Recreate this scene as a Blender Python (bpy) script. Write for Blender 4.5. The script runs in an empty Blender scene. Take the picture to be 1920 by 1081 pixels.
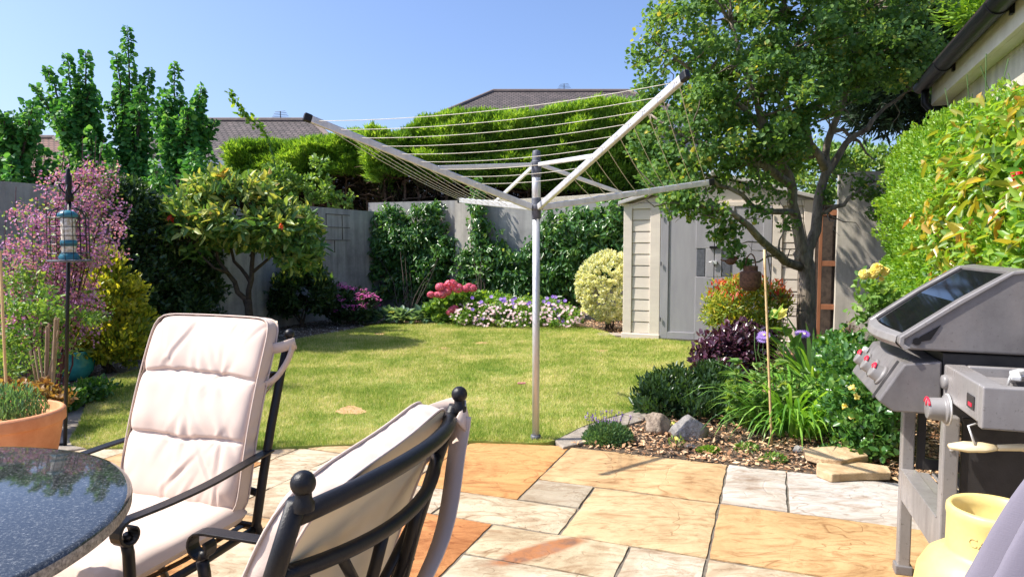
import bpy, math, random
import numpy as np
from mathutils import Vector, Matrix, noise

# ------------------------------------------------------------------ scene, camera, light
scene = bpy.context.scene
COL = scene.collection
F = 1270.0; TH = math.atan(82.5 / F); CT, ST = math.cos(TH), math.sin(TH); CAMH = 1.22
cam_d = bpy.data.cameras.new('camera'); cam = bpy.data.objects.new('camera', cam_d); COL.objects.link(cam)
cam.location = (0, 0, CAMH); cam.rotation_euler = (math.pi / 2 - TH, 0, 0)
cam_d.sensor_width = 36; cam_d.lens = 36 * F / 1920; cam_d.clip_start = .05; cam_d.clip_end = 2000
scene.camera = cam
EL = math.radians(50.5); SX, SY = -.9997, -.024
world = bpy.data.worlds.new('World'); scene.world = world; world.use_nodes = True
wn = world.node_tree.nodes; wl = world.node_tree.links
sky = wn.new('ShaderNodeTexSky'); sky.sky_type = 'NISHITA'; sky.sun_disc = False
sky.sun_elevation = EL; sky.sun_rotation = math.atan2(SX, SY) % (2 * math.pi)
sky.air_density = 1.0; sky.dust_density = 2.6; sky.ozone_density = 2.0
tint = wn.new('ShaderNodeMix'); tint.data_type = 'RGBA'; tint.blend_type = 'MULTIPLY'; tint.inputs[0].default_value = 1
wl.new(sky.outputs[0], tint.inputs[6]); tint.inputs[7].default_value = (.84, .92, 1.13, 1)
wl.new(tint.outputs[2], wn['Background'].inputs[0]); wn['Background'].inputs[1].default_value = 0.125
sun_d = bpy.data.lights.new('sun', 'SUN'); sun = bpy.data.objects.new('sun', sun_d); COL.objects.link(sun)
sun_d.energy = 4.7; sun_d.angle = math.radians(.55); sun_d.color = (1, .94, .84)
sd = Vector((SX * math.cos(EL), SY * math.cos(EL), math.sin(EL)))
sun.rotation_euler = (-sd).to_track_quat('-Z', 'Y').to_euler(); sun.location = sd * 30
scene.view_settings.view_transform = 'Standard'; scene.view_settings.look = 'None'
scene.view_settings.exposure = .78; scene.view_settings.gamma = 1

rs = np.random.RandomState(7); random.seed(7)
E1 = np.array([.932, -.362]); E2 = np.array([.362, .932])     # across / along the paving

def ray(px, py):
    x = (px - 960) / F; u = (540.5 - py) / F
    return x, CT + u * ST, -ST + u * CT
def G(px, py, z=0):
    x, y, w = ray(px, py); t = (z - CAMH) / w; return np.array([x * t, y * t, z])
def P(px, py, Y):
    x, y, w = ray(px, py); t = Y / y; return np.array([x * t, Y, CAMH + w * t])

# ------------------------------------------------------------------ object helpers
def tag(o, label=None, cat=None, group=None, kind=None):
    if label: o['label'] = label
    if cat: o['category'] = cat
    if group: o['group'] = group
    if kind: o['kind'] = kind
    return o
def empty(name, loc, label, cat, rz=0, group=None):
    o = bpy.data.objects.new(name, None); COL.objects.link(o); o.empty_display_size = .1
    o.location = tuple(float(v) for v in loc); o.rotation_euler = (0, 0, rz)
    return tag(o, label, cat, group)
def finish(name, me, mat, parent, smooth=False):
    if isinstance(mat, (list, tuple)):
        for m in mat: me.materials.append(m)
    else: me.materials.append(mat)
    if smooth: me.polygons.foreach_set('use_smooth', [True] * len(me.polygons))
    o = bpy.data.objects.new(name, me); COL.objects.link(o)
    if parent: o.parent = parent
    return o
class MB:
    def __init__(s): s.v = []; s.f = []; s.m = []
    def add(s, vs, fs, m=0):
        n = len(s.v); s.v += [tuple(float(c) for c in v) for v in vs]
        s.f += [tuple(i + n for i in f) for f in fs]; s.m += [m] * len(fs); return s
    def box(s, a, b, m=0, rot=None, c=None):
        x0, y0, z0 = a; x1, y1, z1 = b
        vs = [(x0,y0,z0),(x1,y0,z0),(x1,y1,z0),(x0,y1,z0),(x0,y0,z1),(x1,y0,z1),(x1,y1,z1),(x0,y1,z1)]
        if rot is not None:
            c = Vector(c) if c is not None else Vector(((x0+x1)/2,(y0+y1)/2,(z0+z1)/2))
            vs = [tuple(rot @ (Vector(v) - c) + c) for v in vs]
        return s.add(vs, [(3,2,1,0),(4,5,6,7),(0,1,5,4),(1,2,6,5),(2,3,7,6),(3,0,4,7)], m)
    def tube(s, path, r, n=8, m=0, cap=True, flat=None):
        path = [Vector(p) for p in path]; k = len(path)
        rr = r if isinstance(r, (list, tuple)) else [r] * k
        vs = []; up = Vector((0, 0, 1)); prev = None
        for i, p in enumerate(path):
            t = (path[min(i+1, k-1)] - path[max(i-1, 0)]).normalized()
            if prev is None:
                a = up if abs(t.z) < .9 else Vector((1, 0, 0)); sx = t.cross(a).normalized()
            else:
                sx = (prev - t * prev.dot(t)).normalized()
            prev = sx; sy = sx.cross(t).normalized()
            for j in range(n):
                an = 2 * math.pi * j / n
                vs.append(p + sx * math.cos(an) * rr[i] * (flat[0] if flat else 1) + sy * math.sin(an) * rr[i] * (flat[1] if flat else 1))
        fs = [(i*n+j, i*n+(j+1) % n, (i+1)*n+(j+1) % n, (i+1)*n+j) for i in range(k-1) for j in range(n)]
        if cap: fs += [tuple(reversed(range(n))), tuple(range((k-1)*n, k*n))]
        return s.add(vs, fs, m)
    def lathe(s, prof, c=(0,0,0), n=24, m=0, axis=None):
        # prof: (r, z) list
        q = Vector((0,0,1)).rotation_difference(Vector(axis)) if axis is not None else None
        vs = []
        for r, z in prof:
            for j in range(n):
                a = 2 * math.pi * j / n; v = Vector((max(r, 1e-4) * math.cos(a), max(r, 1e-4) * math.sin(a), z))
                if q: v = q @ v
                vs.append(v + Vector(c))
        k = len(prof)
        fs = [(i*n+j, i*n+(j+1) % n, (i+1)*n+(j+1) % n, (i+1)*n+j) for i in range(k-1) for j in range(n)]
        return s.add(vs, fs, m)
    def ball(s, c, r, n=16, m=0, sc=(1,1,1)):
        k = n // 2; vs = []; 
        for i in range(k + 1):
            ph = math.pi * i / k
            for j in range(n):
                a = 2 * math.pi * j / n; rr = max(math.sin(ph), 1e-3) * r
                vs.append((c[0]+rr*math.cos(a)*sc[0], c[1]+rr*math.sin(a)*sc[1], c[2]-r*math.cos(ph)*sc[2]))
        fs = [(i*n+j, i*n+(j+1) % n, (i+1)*n+(j+1) % n, (i+1)*n+j) for i in range(k) for j in range(n)]
        return s.add(vs, fs, m)
    def prism(s, prof, a, b, m=0, axis='y', bev=0):
        # prof: list of 2D points (x,z), extruded along y from a to b
        n = len(prof)
        area = sum(prof[i][0]*prof[(i+1) % n][1]-prof[(i+1) % n][0]*prof[i][1] for i in range(n))
        if area < 0: prof = prof[::-1]
        def mk(p, t): return (p[0], t, p[1]) if axis == 'y' else ((t, p[0], p[1]) if axis == 'x' else (p[0], p[1], t))
        vs = [mk(p, a) for p in prof] + [mk(p, b) for p in prof]
        fs = [tuple(range(n)), tuple(reversed(range(n, 2*n)))] + [((i+1) % n, i, n+i, n+(i+1) % n) for i in range(n)]
        if axis == 'z' or axis == 'x': fs = [tuple(reversed(f)) for f in fs]
        return s.add(vs, fs, m)
    def ribbon(s, path, w, side, t=.003, m=0):
        # flat strap: path points, width w (or list) along side vector(s)
        k = len(path); vs = []
        for i, p in enumerate(path):
            p = Vector(p); tt = (Vector(path[min(i+1,k-1)]) - Vector(path[max(i-1,0)])).normalized()
            sd_ = Vector(side[i] if isinstance(side, list) else side); sd_ = (sd_ - tt*sd_.dot(tt)).normalized()
            nn = tt.cross(sd_).normalized(); ww = w[i] if isinstance(w, list) else w
            vs += [p-sd_*ww/2-nn*t/2, p+sd_*ww/2-nn*t/2, p+sd_*ww/2+nn*t/2, p-sd_*ww/2+nn*t/2]
        fs = [(i*4+j, i*4+(j+1) % 4, (i+1)*4+(j+1) % 4, (i+1)*4+j) for i in range(k-1) for j in range(4)]
        fs += [(3,2,1,0), (4*k-4,4*k-3,4*k-2,4*k-1)]
        return s.add(vs, fs, m)
    def build(s, name, mat, parent=None, smooth=False, bevel=0, world=True, seg=2, auto=False):
        vs = s.v
        if parent is not None and world:
            L = parent.location; vs = [(v[0]-L[0], v[1]-L[1], v[2]-L[2]) for v in vs]
        me = bpy.data.meshes.new(name); me.from_pydata(vs, [], s.f)
        if len(set(s.m)) > 1: me.polygons.foreach_set('material_index', s.m)
        me.validate(); me.update()
        o = finish(name, me, mat, parent, smooth)
        if bevel:
            b = o.modifiers.new('bevel', 'BEVEL'); b.width = bevel; b.segments = seg; b.limit_method = 'ANGLE'; b.angle_limit = math.radians(35)
            b.harden_normals = False
        if auto:
            try:
                w = o.modifiers.new('wn', 'WEIGHTED_NORMAL'); w.keep_sharp = True
            except Exception: pass
        return o

def np_mesh(name, V, Fq, mat, parent=None, rnd=None, smooth=False, world=True):
    V = np.asarray(V, dtype=np.float64).reshape(-1, 3); Fq = np.asarray(Fq, dtype=np.int32)
    if parent is not None and world: V = V - np.array(parent.location)
    me = bpy.data.meshes.new(name); nf, k = Fq.shape
    me.vertices.add(len(V)); me.vertices.foreach_set('co', V.astype(np.float32).ravel())
    me.loops.add(nf * k); me.loops.foreach_set('vertex_index', Fq.ravel())
    me.polygons.add(nf); me.polygons.foreach_set('loop_start', np.arange(0, nf * k, k, dtype=np.int32))
    try: me.polygons.foreach_set('loop_total', np.full(nf, k, dtype=np.int32))
    except Exception: pass
    me.update(calc_edges=True)
    if rnd is not None:
        a = me.attributes.new('rnd', 'FLOAT', 'FACE'); a.data.foreach_set('value', np.asarray(rnd, dtype=np.float32))
    return finish(name, me, mat, parent, smooth)

# ------------------------------------------------------------------ foliage helpers
def nrm(a): return a / np.maximum(np.linalg.norm(a, axis=1, keepdims=True), 1e-9)
def leaves(pos, ax, nr, L, W, rnd, kind=6, fold=.15, droop=.0, tipw=.38):
    """returns V, F(quads), rnd-per-face. kind 6: rounded leaf, kind 4: diamond"""
    N = len(pos); ax = nrm(ax); sd_ = nrm(np.cross(ax, nr)); up = np.cross(sd_, ax)
    L = np.broadcast_to(np.asarray(L, float), (N,))[:, None]; W = np.broadcast_to(np.asarray(W, float), (N,))[:, None]
    if kind == 4:
        V = np.stack([pos, pos + ax*L*.45 + sd_*W/2 + up*fold*W, pos + ax*L - up*droop*L, pos + ax*L*.45 - sd_*W/2 + up*fold*W], 1)
        F_ = np.arange(4*N).reshape(N, 4); return V.reshape(-1, 3), F_, rnd
    V = np.stack([pos, pos + ax*L*.3 + sd_*W/2 + up*fold*W, pos + ax*L*.72 + sd_*W*tipw + up*(fold*W*.8 - droop*L*.4),
                  pos + ax*L - up*droop*L, pos + ax*L*.72 - sd_*W*tipw + up*(fold*W*.8 - droop*L*.4), pos + ax*L*.3 - sd_*W/2 + up*fold*W], 1)
    b = (np.arange(N) * 6)[:, None]
    F_ = np.concatenate([b + np.array([[0,1,2,3]]), b + np.array([[0,3,4,5]])], 1).reshape(-1, 4)
    return V.reshape(-1, 3), F_, np.repeat(rnd, 2)
def rdir(n): return nrm(rs.normal(size=(n, 3)))
def blob_pts(blobs, n, shell=.45, zmin=.02, hollow=.72):
    BK = globals().get('BUMPK', 1.)
    B = np.array([b[:6] for b in blobs], float); w = (B[:,3]*B[:,4] + B[:,3]*B[:,5] + B[:,4]*B[:,5]); w /= w.sum()
    P_, N_ = [], []; need = n; it = 0
    while need > 0 and it < 30:
        it += 1; m = int(need * 1.6) + 50
        i = rs.choice(len(B), m, p=w); d = rdir(m)
        bump = 1 + BK*.09*np.sin(d[:,0]*7 + i*1.7) * np.sin(d[:,1]*6 + i) + BK*.08*np.sin(d[:,2]*9 + i*.7 + d[:,0]*5)
        r = (1 - shell * rs.rand(m)**1.6) * bump
        p = B[i, :3] + d * B[i, 3:6] * r[:, None]; nn = nrm(d / B[i, 3:6])
        ok = p[:, 2] > zmin
        for k in range(len(B)):
            q = np.linalg.norm((p - B[k, :3]) / B[k, 3:6], axis=1); ok &= (q > hollow) | (i == k)
        P_.append(p[ok]); N_.append(nn[ok]); need -= ok.sum()
    return np.concatenate(P_)[:n], np.concatenate(N_)[:n]
def clump_pts(blobs, M, per, rc, shell=.5, zmin=.02, flat=.8, hollow=.72):
    c, cn = blob_pts(blobs, M, shell, zmin, hollow)
    n = M * per; i = np.repeat(np.arange(len(c)), per); n = len(i)
    d = rdir(n) * (rs.rand(n, 1) ** .45) * rc * (.6 + .8*rs.rand(len(c)))[i][:, None]; d[:, 2] *= flat
    p = c[i] + d; out = nrm(cn[i] * .8 + nrm(d) * .9)
    ok = p[:, 2] > zmin
    return p[ok], out[ok], c, rs.rand(len(c))[i][ok]
def leafcloud(name, mat, parent, p, out, L, W, kind=6, outw=.6, upw=.3, rand=.6, droop=.1, fold=.15, clr=None, jit=.3, tipw=.38, nup=.5):
    n = len(p); ax = nrm(out*outw + np.array([0,0,upw]) + rdir(n)*rand); nr = nrm(out*.7 + np.array([0,0,nup]) + rdir(n)*.6)
    sc = 1 + jit*(rs.rand(n)*2 - 1); r = rs.rand(n)
    if clr is not None: r = np.clip(.55*r + .45*clr, 0, 1)
    V, F_, rr = leaves(p - ax*(L*.4), ax, nr, L*sc, W*sc, r, kind, fold, droop, tipw)
    return np_mesh(name, V, F_, mat, parent, rr)
def ebl(px, py, Y, rx, ry, rd=None):
    c = P(px, py, Y); k = Y / F; return (c[0], c[1], c[2], rx*k, (rd if rd else rx*k), ry*k)

def wobble(path, amt, sub=3):
    out = []; path = [np.array(p, float) for p in path]
    for i in range(len(path)-1):
        for j in range(sub):
            t = j / sub; q = path[i]*(1-t) + path[i+1]*t
            if i or j: q = q + (rs.rand(3)-.5)*amt
            out.append(q)
    out.append(path[-1]); return out
def lerp_r(a, b, n): return [a + (b-a)*i/(n-1) for i in range(n)]
def catmull(pts, sub=6, closed=False):
    pts = [np.array(p, float) for p in pts]; n = len(pts); out = []
    rng = range(n) if closed else range(n-1)
    for i in rng:
        if closed: p0,p1,p2,p3 = pts[i-1],pts[i],pts[(i+1)%n],pts[(i+2)%n]
        else: p0,p1,p2,p3 = pts[max(i-1,0)],pts[i],pts[i+1],pts[min(i+2,n-1)]
        for j in range(sub):
            t = j/sub
            out.append(.5*((2*p1)+(-p0+p2)*t+(2*p0-5*p1+4*p2-p3)*t*t+(-p0+3*p1-3*p2+p3)*t**3))
    if not closed: out.append(pts[-1])
    return out
def inpoly(x, y, poly):
    ok = np.zeros(len(x), bool); n = len(poly); j = n-1
    for i in range(n):
        xi, yi = poly[i][0], poly[i][1]; xj, yj = poly[j][0], poly[j][1]
        c = ((yi > y) != (yj > y)) & (x < (xj-xi)*(y-yi)/(yj-yi+1e-12)+xi); ok ^= c; j = i
    return ok

# ------------------------------------------------------------------ materials
def newmat(name):
    m = bpy.data.materials.new(name); m.use_nodes = True; nt = m.node_tree
    return m, nt, nt.nodes['Principled BSDF']
def ramp(nt, cols, pos=None, interp='LINEAR'):
    r = nt.nodes.new('ShaderNodeValToRGB'); e = r.color_ramp.elements; r.color_ramp.interpolation = interp
    n = len(cols); pos = pos or [i/(n-1) if n > 1 else 0 for i in range(n)]
    while len(e) < n: e.new(.5)
    for i in range(n): e[i].position = pos[i]
    for i in range(n): e[i].color = (*cols[i], 1)
    return r
def tex(nt, kind='Noise', scale=5, detail=4, rough=.6, coord='Object', sc=(1,1,1), rot=(0,0,0)):
    tc = nt.nodes.new('ShaderNodeTexCoord'); mp = nt.nodes.new('ShaderNodeMapping')
    nt.links.new(tc.outputs[coord], mp.inputs[0]); mp.inputs['Scale'].default_value = sc; mp.inputs['Rotation'].default_value = rot
    t = nt.nodes.new('ShaderNodeTex' + kind); nt.links.new(mp.outputs[0], t.inputs['Vector'])
    if 'Scale' in t.inputs: t.inputs['Scale'].default_value = scale
    if kind == 'Noise': t.inputs['Detail'].default_value = detail; t.inputs['Roughness'].default_value = rough
    return t
def bump(nt, b, src, strength=.3, dist=.01, prev=None):
    n = nt.nodes.new('ShaderNodeBump'); n.inputs['Strength'].default_value = strength; n.inputs['Distance'].default_value = dist
    nt.links.new(src, n.inputs['Height'])
    if prev: nt.links.new(prev.outputs[0], n.inputs['Normal'])
    nt.links.new(n.outputs[0], b.inputs['Normal']); return n
def pmat(name, c1, c2, scale=8, rough=.6, bmp=.2, bscale=60, metal=0, sc=(1,1,1), spec=.5, detail=6, bdist=.003):
    m, nt, b = newmat(name); t = tex(nt, 'Noise', scale, detail, .65, sc=sc); r = ramp(nt, [c1, c2], [.35, .68])
    nt.links.new(t.outputs[0], r.inputs[0]); nt.links.new(r.outputs[0], b.inputs['Base Color'])
    b.inputs['Roughness'].default_value = rough; b.inputs['Metallic'].default_value = metal
    b.inputs['Specular IOR Level'].default_value = spec
    if bmp: bump(nt, b, tex(nt, 'Noise', bscale, 4, .6, sc=sc).outputs[0], bmp, bdist)
    return m
def leafmat(name, cols, pos=None, rough=.45, trans=.35, spec=.4, tcol=1.3, noise_=None):
    m, nt, b = newmat(name); a = nt.nodes.new('ShaderNodeAttribute'); a.attribute_name = 'rnd'
    r = ramp(nt, cols, pos); nt.links.new(a.outputs['Fac'], r.inputs[0]); src = r.outputs[0]
    nt.links.new(src, b.inputs['Base Color']); b.inputs['Roughness'].default_value = rough; b.inputs['Specular IOR Level'].default_value = spec
    tr = nt.nodes.new('ShaderNodeBsdfTranslucent'); mx = nt.nodes.new('ShaderNodeMixShader'); mx.inputs[0].default_value = trans
    g = nt.nodes.new('ShaderNodeMix'); g.data_type = 'RGBA'; g.blend_type = 'MULTIPLY'; g.inputs[0].default_value = 1; g.inputs[7].default_value = (1.5*tcol, 1.35*tcol, .55*tcol, 1)
    nt.links.new(src, g.inputs[6]); nt.links.new(g.outputs[2], tr.inputs[0])
    nt.links.new(b.outputs[0], mx.inputs[1]); nt.links.new(tr.outputs[0], mx.inputs[2])
    nt.links.new(mx.outputs[0], nt.nodes['Material Output'].inputs[0]); return m

M = {}
M['soil'] = pmat('soil', (.05,.034,.022), (.14,.1,.065), 14, .95, .8, 50, bdist=.02)
M['render'] = None
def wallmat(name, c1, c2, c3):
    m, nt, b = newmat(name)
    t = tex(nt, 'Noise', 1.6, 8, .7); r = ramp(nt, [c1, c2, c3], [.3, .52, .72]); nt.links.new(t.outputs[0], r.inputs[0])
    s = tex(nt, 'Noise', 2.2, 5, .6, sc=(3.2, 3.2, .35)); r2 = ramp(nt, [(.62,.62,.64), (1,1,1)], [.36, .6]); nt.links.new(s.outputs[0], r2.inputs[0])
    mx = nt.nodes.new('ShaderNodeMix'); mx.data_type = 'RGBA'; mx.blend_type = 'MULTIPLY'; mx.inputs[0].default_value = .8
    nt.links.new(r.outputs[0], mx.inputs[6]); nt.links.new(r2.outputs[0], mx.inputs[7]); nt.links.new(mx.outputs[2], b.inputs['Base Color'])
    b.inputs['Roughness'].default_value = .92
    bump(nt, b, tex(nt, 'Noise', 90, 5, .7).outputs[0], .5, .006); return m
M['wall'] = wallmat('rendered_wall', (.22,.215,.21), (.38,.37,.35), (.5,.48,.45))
M['wall_lit'] = wallmat('sunlit_pale_render', (.42,.38,.32), (.57,.52,.44), (.66,.61,.53))  # pale render for the sunlit walls, with sunlight put into its colour
M['mortar'] = pmat('mortar', (.10,.085,.065), (.2,.17,.13), 30, .95, .5, 80)
M['black'] = pmat('black_powder_coat', (.006,.006,.007), (.012,.011,.012), 30, .38, .25, 400, spec=.35)
M['fabric'] = None
def fabric(name, c, weave=900, rough=.9, trans=0, var=.93):
    m, nt, b = newmat(name); t = tex(nt, 'Noise', 5, 5, .6); r = ramp(nt, [tuple(x*var for x in c), c], [.3,.65])
    nt.links.new(t.outputs[0], r.inputs[0]); nt.links.new(r.outputs[0], b.inputs['Base Color']); b.inputs['Roughness'].default_value = rough
    b.inputs['Specular IOR Level'].default_value = .2
    b.inputs['Sheen Weight'].default_value = .15
    t1 = tex(nt, 'Noise', weave, 2, .5, sc=(1,1,.12)); t2 = tex(nt, 'Noise', weave, 2, .5, sc=(.12,.12,1))
    ad = nt.nodes.new('ShaderNodeMath'); nt.links.new(t1.outputs[0], ad.inputs[0]); nt.links.new(t2.outputs[0], ad.inputs[1])
    bump(nt, b, ad.outputs[0], .25, .0012)
    if trans:
        tr = nt.nodes.new('ShaderNodeBsdfTranslucent'); tr.inputs[0].default_value = (c[0]*1.05, c[1]*.93, c[2]*.62, 1)
        mx = nt.nodes.new('ShaderNodeMixShader'); mx.inputs[0].default_value = trans
        nt.links.new(b.outputs[0], mx.inputs[1]); nt.links.new(tr.outputs[0], mx.inputs[2]); nt.links.new(mx.outputs[0], nt.nodes['Material Output'].inputs[0])
    return m
M['fabric'] = fabric('cream_pink_fabric', (.66,.53,.45))
M['fabric_back'] = fabric('cream_backing', (.74,.64,.46))
M['cover'] = fabric('lilac_grey_fabric', (.19,.175,.22), 600)
M['alu'] = pmat('brushed_aluminium', (.55,.55,.55), (.7,.7,.7), 25, .42, .1, 200, metal=.45, sc=(1,1,.1))
M['alu_white'] = pmat('pale_aluminium', (.62,.62,.61), (.76,.76,.75), 20, .4, .05, 200, metal=.35)
M['grey_plastic'] = pmat('grey_plastic', (.07,.075,.09), (.13,.135,.16), 30, .5, .2, 150)
M['rope'] = pmat('clothes_line', (.62,.58,.48), (.75,.72,.62), 60, .7, 0)
def grillmat(name, c1, c2, ro, me=0):
    m, nt, b = newmat(name); t = tex(nt, 'Noise', 5, 8, .75); r = ramp(nt, [c1, c2], [.3, .7]); nt.links.new(t.outputs[0], r.inputs[0])
    d = tex(nt, 'Noise', 85, 3, .8); rd = ramp(nt, [(.45,.42,.4), (1,1,1)], [.3, .4]); nt.links.new(d.outputs[0], rd.inputs[0])
    w = tex(nt, 'Noise', 6, 4, .7, sc=(1,1,.25)); rw = ramp(nt, [(1.25,1.2,1.15), (1,1,1), (.72,.7,.68)], [.32, .5, .7]); nt.links.new(w.outputs[0], rw.inputs[0])
    m1 = nt.nodes.new('ShaderNodeMix'); m1.data_type = 'RGBA'; m1.blend_type = 'MULTIPLY'; m1.inputs[0].default_value = .7; nt.links.new(r.outputs[0], m1.inputs[6]); nt.links.new(rd.outputs[0], m1.inputs[7])
    m2 = nt.nodes.new('ShaderNodeMix'); m2.data_type = 'RGBA'; m2.blend_type = 'MULTIPLY'; m2.inputs[0].default_value = .8; nt.links.new(m1.outputs[2], m2.inputs[6]); nt.links.new(rw.outputs[0], m2.inputs[7])
    nt.links.new(m2.outputs[2], b.inputs['Base Color']); b.inputs['Metallic'].default_value = me
    rr = ramp(nt, [(ro-.1,)*3, (ro+.2,)*3], [.35, .65]); nt.links.new(w.outputs[0], rr.inputs[0]); nt.links.new(rr.outputs[0], b.inputs['Roughness'])
    bump(nt, b, tex(nt, 'Noise', 420, 3, .6).outputs[0], .3, .001); return m
M['grill'] = grillmat('grill_grey_enamel', (.12,.112,.112), (.2,.19,.19), 0.36, 0)
M['grill_light'] = grillmat('grill_light_trim', (.26,.245,.24), (.34,.325,.32), 0.34, 0.25)
M['grill_dark'] = pmat('grill_dark_metal', (.02,.018,.018), (.045,.04,.04), 10, .5, .2, 200)
M['glass_dark'] = pmat('dark_glass', (.006,.007,.008), (.012,.012,.014), 10, .06, 0, spec=.8)
M['red'] = pmat('red_mark', (.7,.01,.04), (.8,.02,.06), 10, .4, 0)
M['knob'] = pmat('knob_grey', (0.202,0.192,0.187), (0.24,0.23,0.226), 20, .4, .05, 300)
M['terracotta'] = pmat('terracotta', (.62,.25,.11), (.78,.38,.2), 7, .8, .3, 120)
M['turquoise'] = pmat('turquoise_glaze', (.02,.2,.22), (.05,.34,.34), 8, .2, .05)
M['yellow_pot'] = pmat('yellow_glaze', (.68,.52,.17), (.76,.61,.25), 6, .42, .12, 60)
M['bark'] = pmat('bark', (.1,.08,.062), (.34,.28,.22), 16, .9, 1, 60, sc=(1,1,.3), bdist=.012)
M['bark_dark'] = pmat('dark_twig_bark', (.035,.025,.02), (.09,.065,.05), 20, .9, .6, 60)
M['deadtwig'] = pmat('dead_twigs', (.09,.05,.03), (.26,.17,.11), 20, .9, .3, 60)
M['cane'] = pmat('bamboo_cane', (.55,.36,.17), (.72,.52,.28), 12, .5, .1, 60, sc=(1,1,.2))
M['cane_old'] = pmat('old_cane', (.26,.17,.1), (.42,.3,.19), 12, .7, .1, 60, sc=(1,1,.2))
M['redstem'] = pmat('red_stem', (.07,.02,.03), (.14,.04,.05), 12, .6, 0)
M['greenstem'] = pmat('green_stem', (.05,.11,.03), (.1,.17,.05), 12, .6, 0)
M['rust'] = pmat('rusty_iron', (.07,.03,.018), (.2,.09,.05), 40, .9, .8, 200)
M['shed_wall'] = pmat('taupe_resin', (0.631,0.552,0.475), (0.747,0.662,0.565), 4, .6, .35, 160, sc=(.3,.3,2))
M['shed_door'] = pmat('grey_resin', (0.269,0.259,0.28), (0.342,0.332,0.347), 3, .6, .35, 140, sc=(2,2,.3))
M['shed_roof'] = pmat('resin_roof', (.42,.4,.38), (.5,.48,.46), 5, .6, .2, 120)
M['wood_red'] = pmat('red_brown_timber', (.22,.08,.035), (.36,.15,.07), 10, .75, .3, 60, sc=(1,1,.15))
M['gutter'] = pmat('black_pvc', (.006,.006,.008), (.012,.012,.014), 10, .42, 0, spec=.3)
M['fascia'] = pmat('cream_fascia', (.6,.55,.45), (.72,.68,.58), 5, .7, .2, 60)
M['white_pvc'] = pmat('white_fascia', (.72,.72,.74), (.8,.8,.8), 6, .5, 0)
M['win'] = pmat('window_glass', (.05,.07,.09), (.1,.13,.16), 3, .08, 0)
M['rock'] = pmat('field_stone', (.16,.12,.09), (.42,.34,.26), 14, .9, 1, 40, bdist=.02)
M['rock_grey'] = pmat('grey_stone', (.17,.16,.15), (.36,.34,.32), 14, .9, 1, 40, bdist=.02)
M['sandstone'] = pmat('sandstone_offcut', (.4,.27,.14), (.6,.45,.28), 9, .9, .8, 50, bdist=.008)
M['edging'] = pmat('edging_stone', (.2,.17,.14), (.36,.31,.25), 12, .9, .8, 60, bdist=.006)
M['pegpink'] = pmat('pink_plastic', (.75,.25,.3), (.85,.35,.4), 10, .4, 0)

def tilemat(name, c1, c2, c3):
    m, nt, b = newmat(name); t = tex(nt, 'Brick', 1, coord='UV'); t.offset = .5
    t.inputs['Color1'].default_value = (*c1, 1); t.inputs['Color2'].default_value = (*c2, 1); t.inputs['Mortar'].default_value = (*c3, 1)
    t.inputs['Mortar Size'].default_value = .03; t.inputs['Brick Width'].default_value = .17; t.inputs['Row Height'].default_value = .15; t.inputs['Mortar Smooth'].default_value = .6
    n = tex(nt, 'Noise', 3, 6, .7); r = ramp(nt, [(.6,.6,.6), (1.25,1.2,1.15)], [.35,.65]); nt.links.new(n.outputs[0], r.inputs[0])
    mx = nt.nodes.new('ShaderNodeMix'); mx.data_type = 'RGBA'; mx.blend_type = 'MULTIPLY'; mx.inputs[0].default_value = 1
    nt.links.new(t.outputs[0], mx.inputs[6]); nt.links.new(r.outputs[0], mx.inputs[7]); nt.links.new(mx.outputs[2], b.inputs['Base Color'])
    b.inputs['Roughness'].default_value = .85; bump(nt, b, t.outputs[0], .6, .03); return m
M['tiles_brown'] = tilemat('brown_roof_tiles', (.085,.07,.07), (.125,.102,.1), (.025,.02,.02))
M['tiles_red'] = tilemat('red_roof_tiles', (.17,.085,.065), (.22,.12,.09), (.06,.035,.03))

# granite
def granite():
    m, nt, b = newmat('polished_granite'); v = tex(nt, 'Noise', 190, 4, .85); r = ramp(nt, [(.012,.014,.015),(.045,.05,.05),(.3,.31,.3)], [.42,.56,.74])
    nt.links.new(v.outputs[0], r.inputs[0]); nt.links.new(r.outputs[0], b.inputs['Base Color'])
    b.inputs['Roughness'].default_value = .045; b.inputs['Specular IOR Level'].default_value = .5; b.inputs['IOR'].default_value = 1.75
    bump(nt, b, tex(nt, 'Noise', 14, 2, .5).outputs[0], .025, .002); return m
M['granite'] = granite()
M['granite_edge'] = pmat('rough_granite_edge', (.05,.05,.045), (.3,.29,.26), 160, .6, .6, 150)

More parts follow.
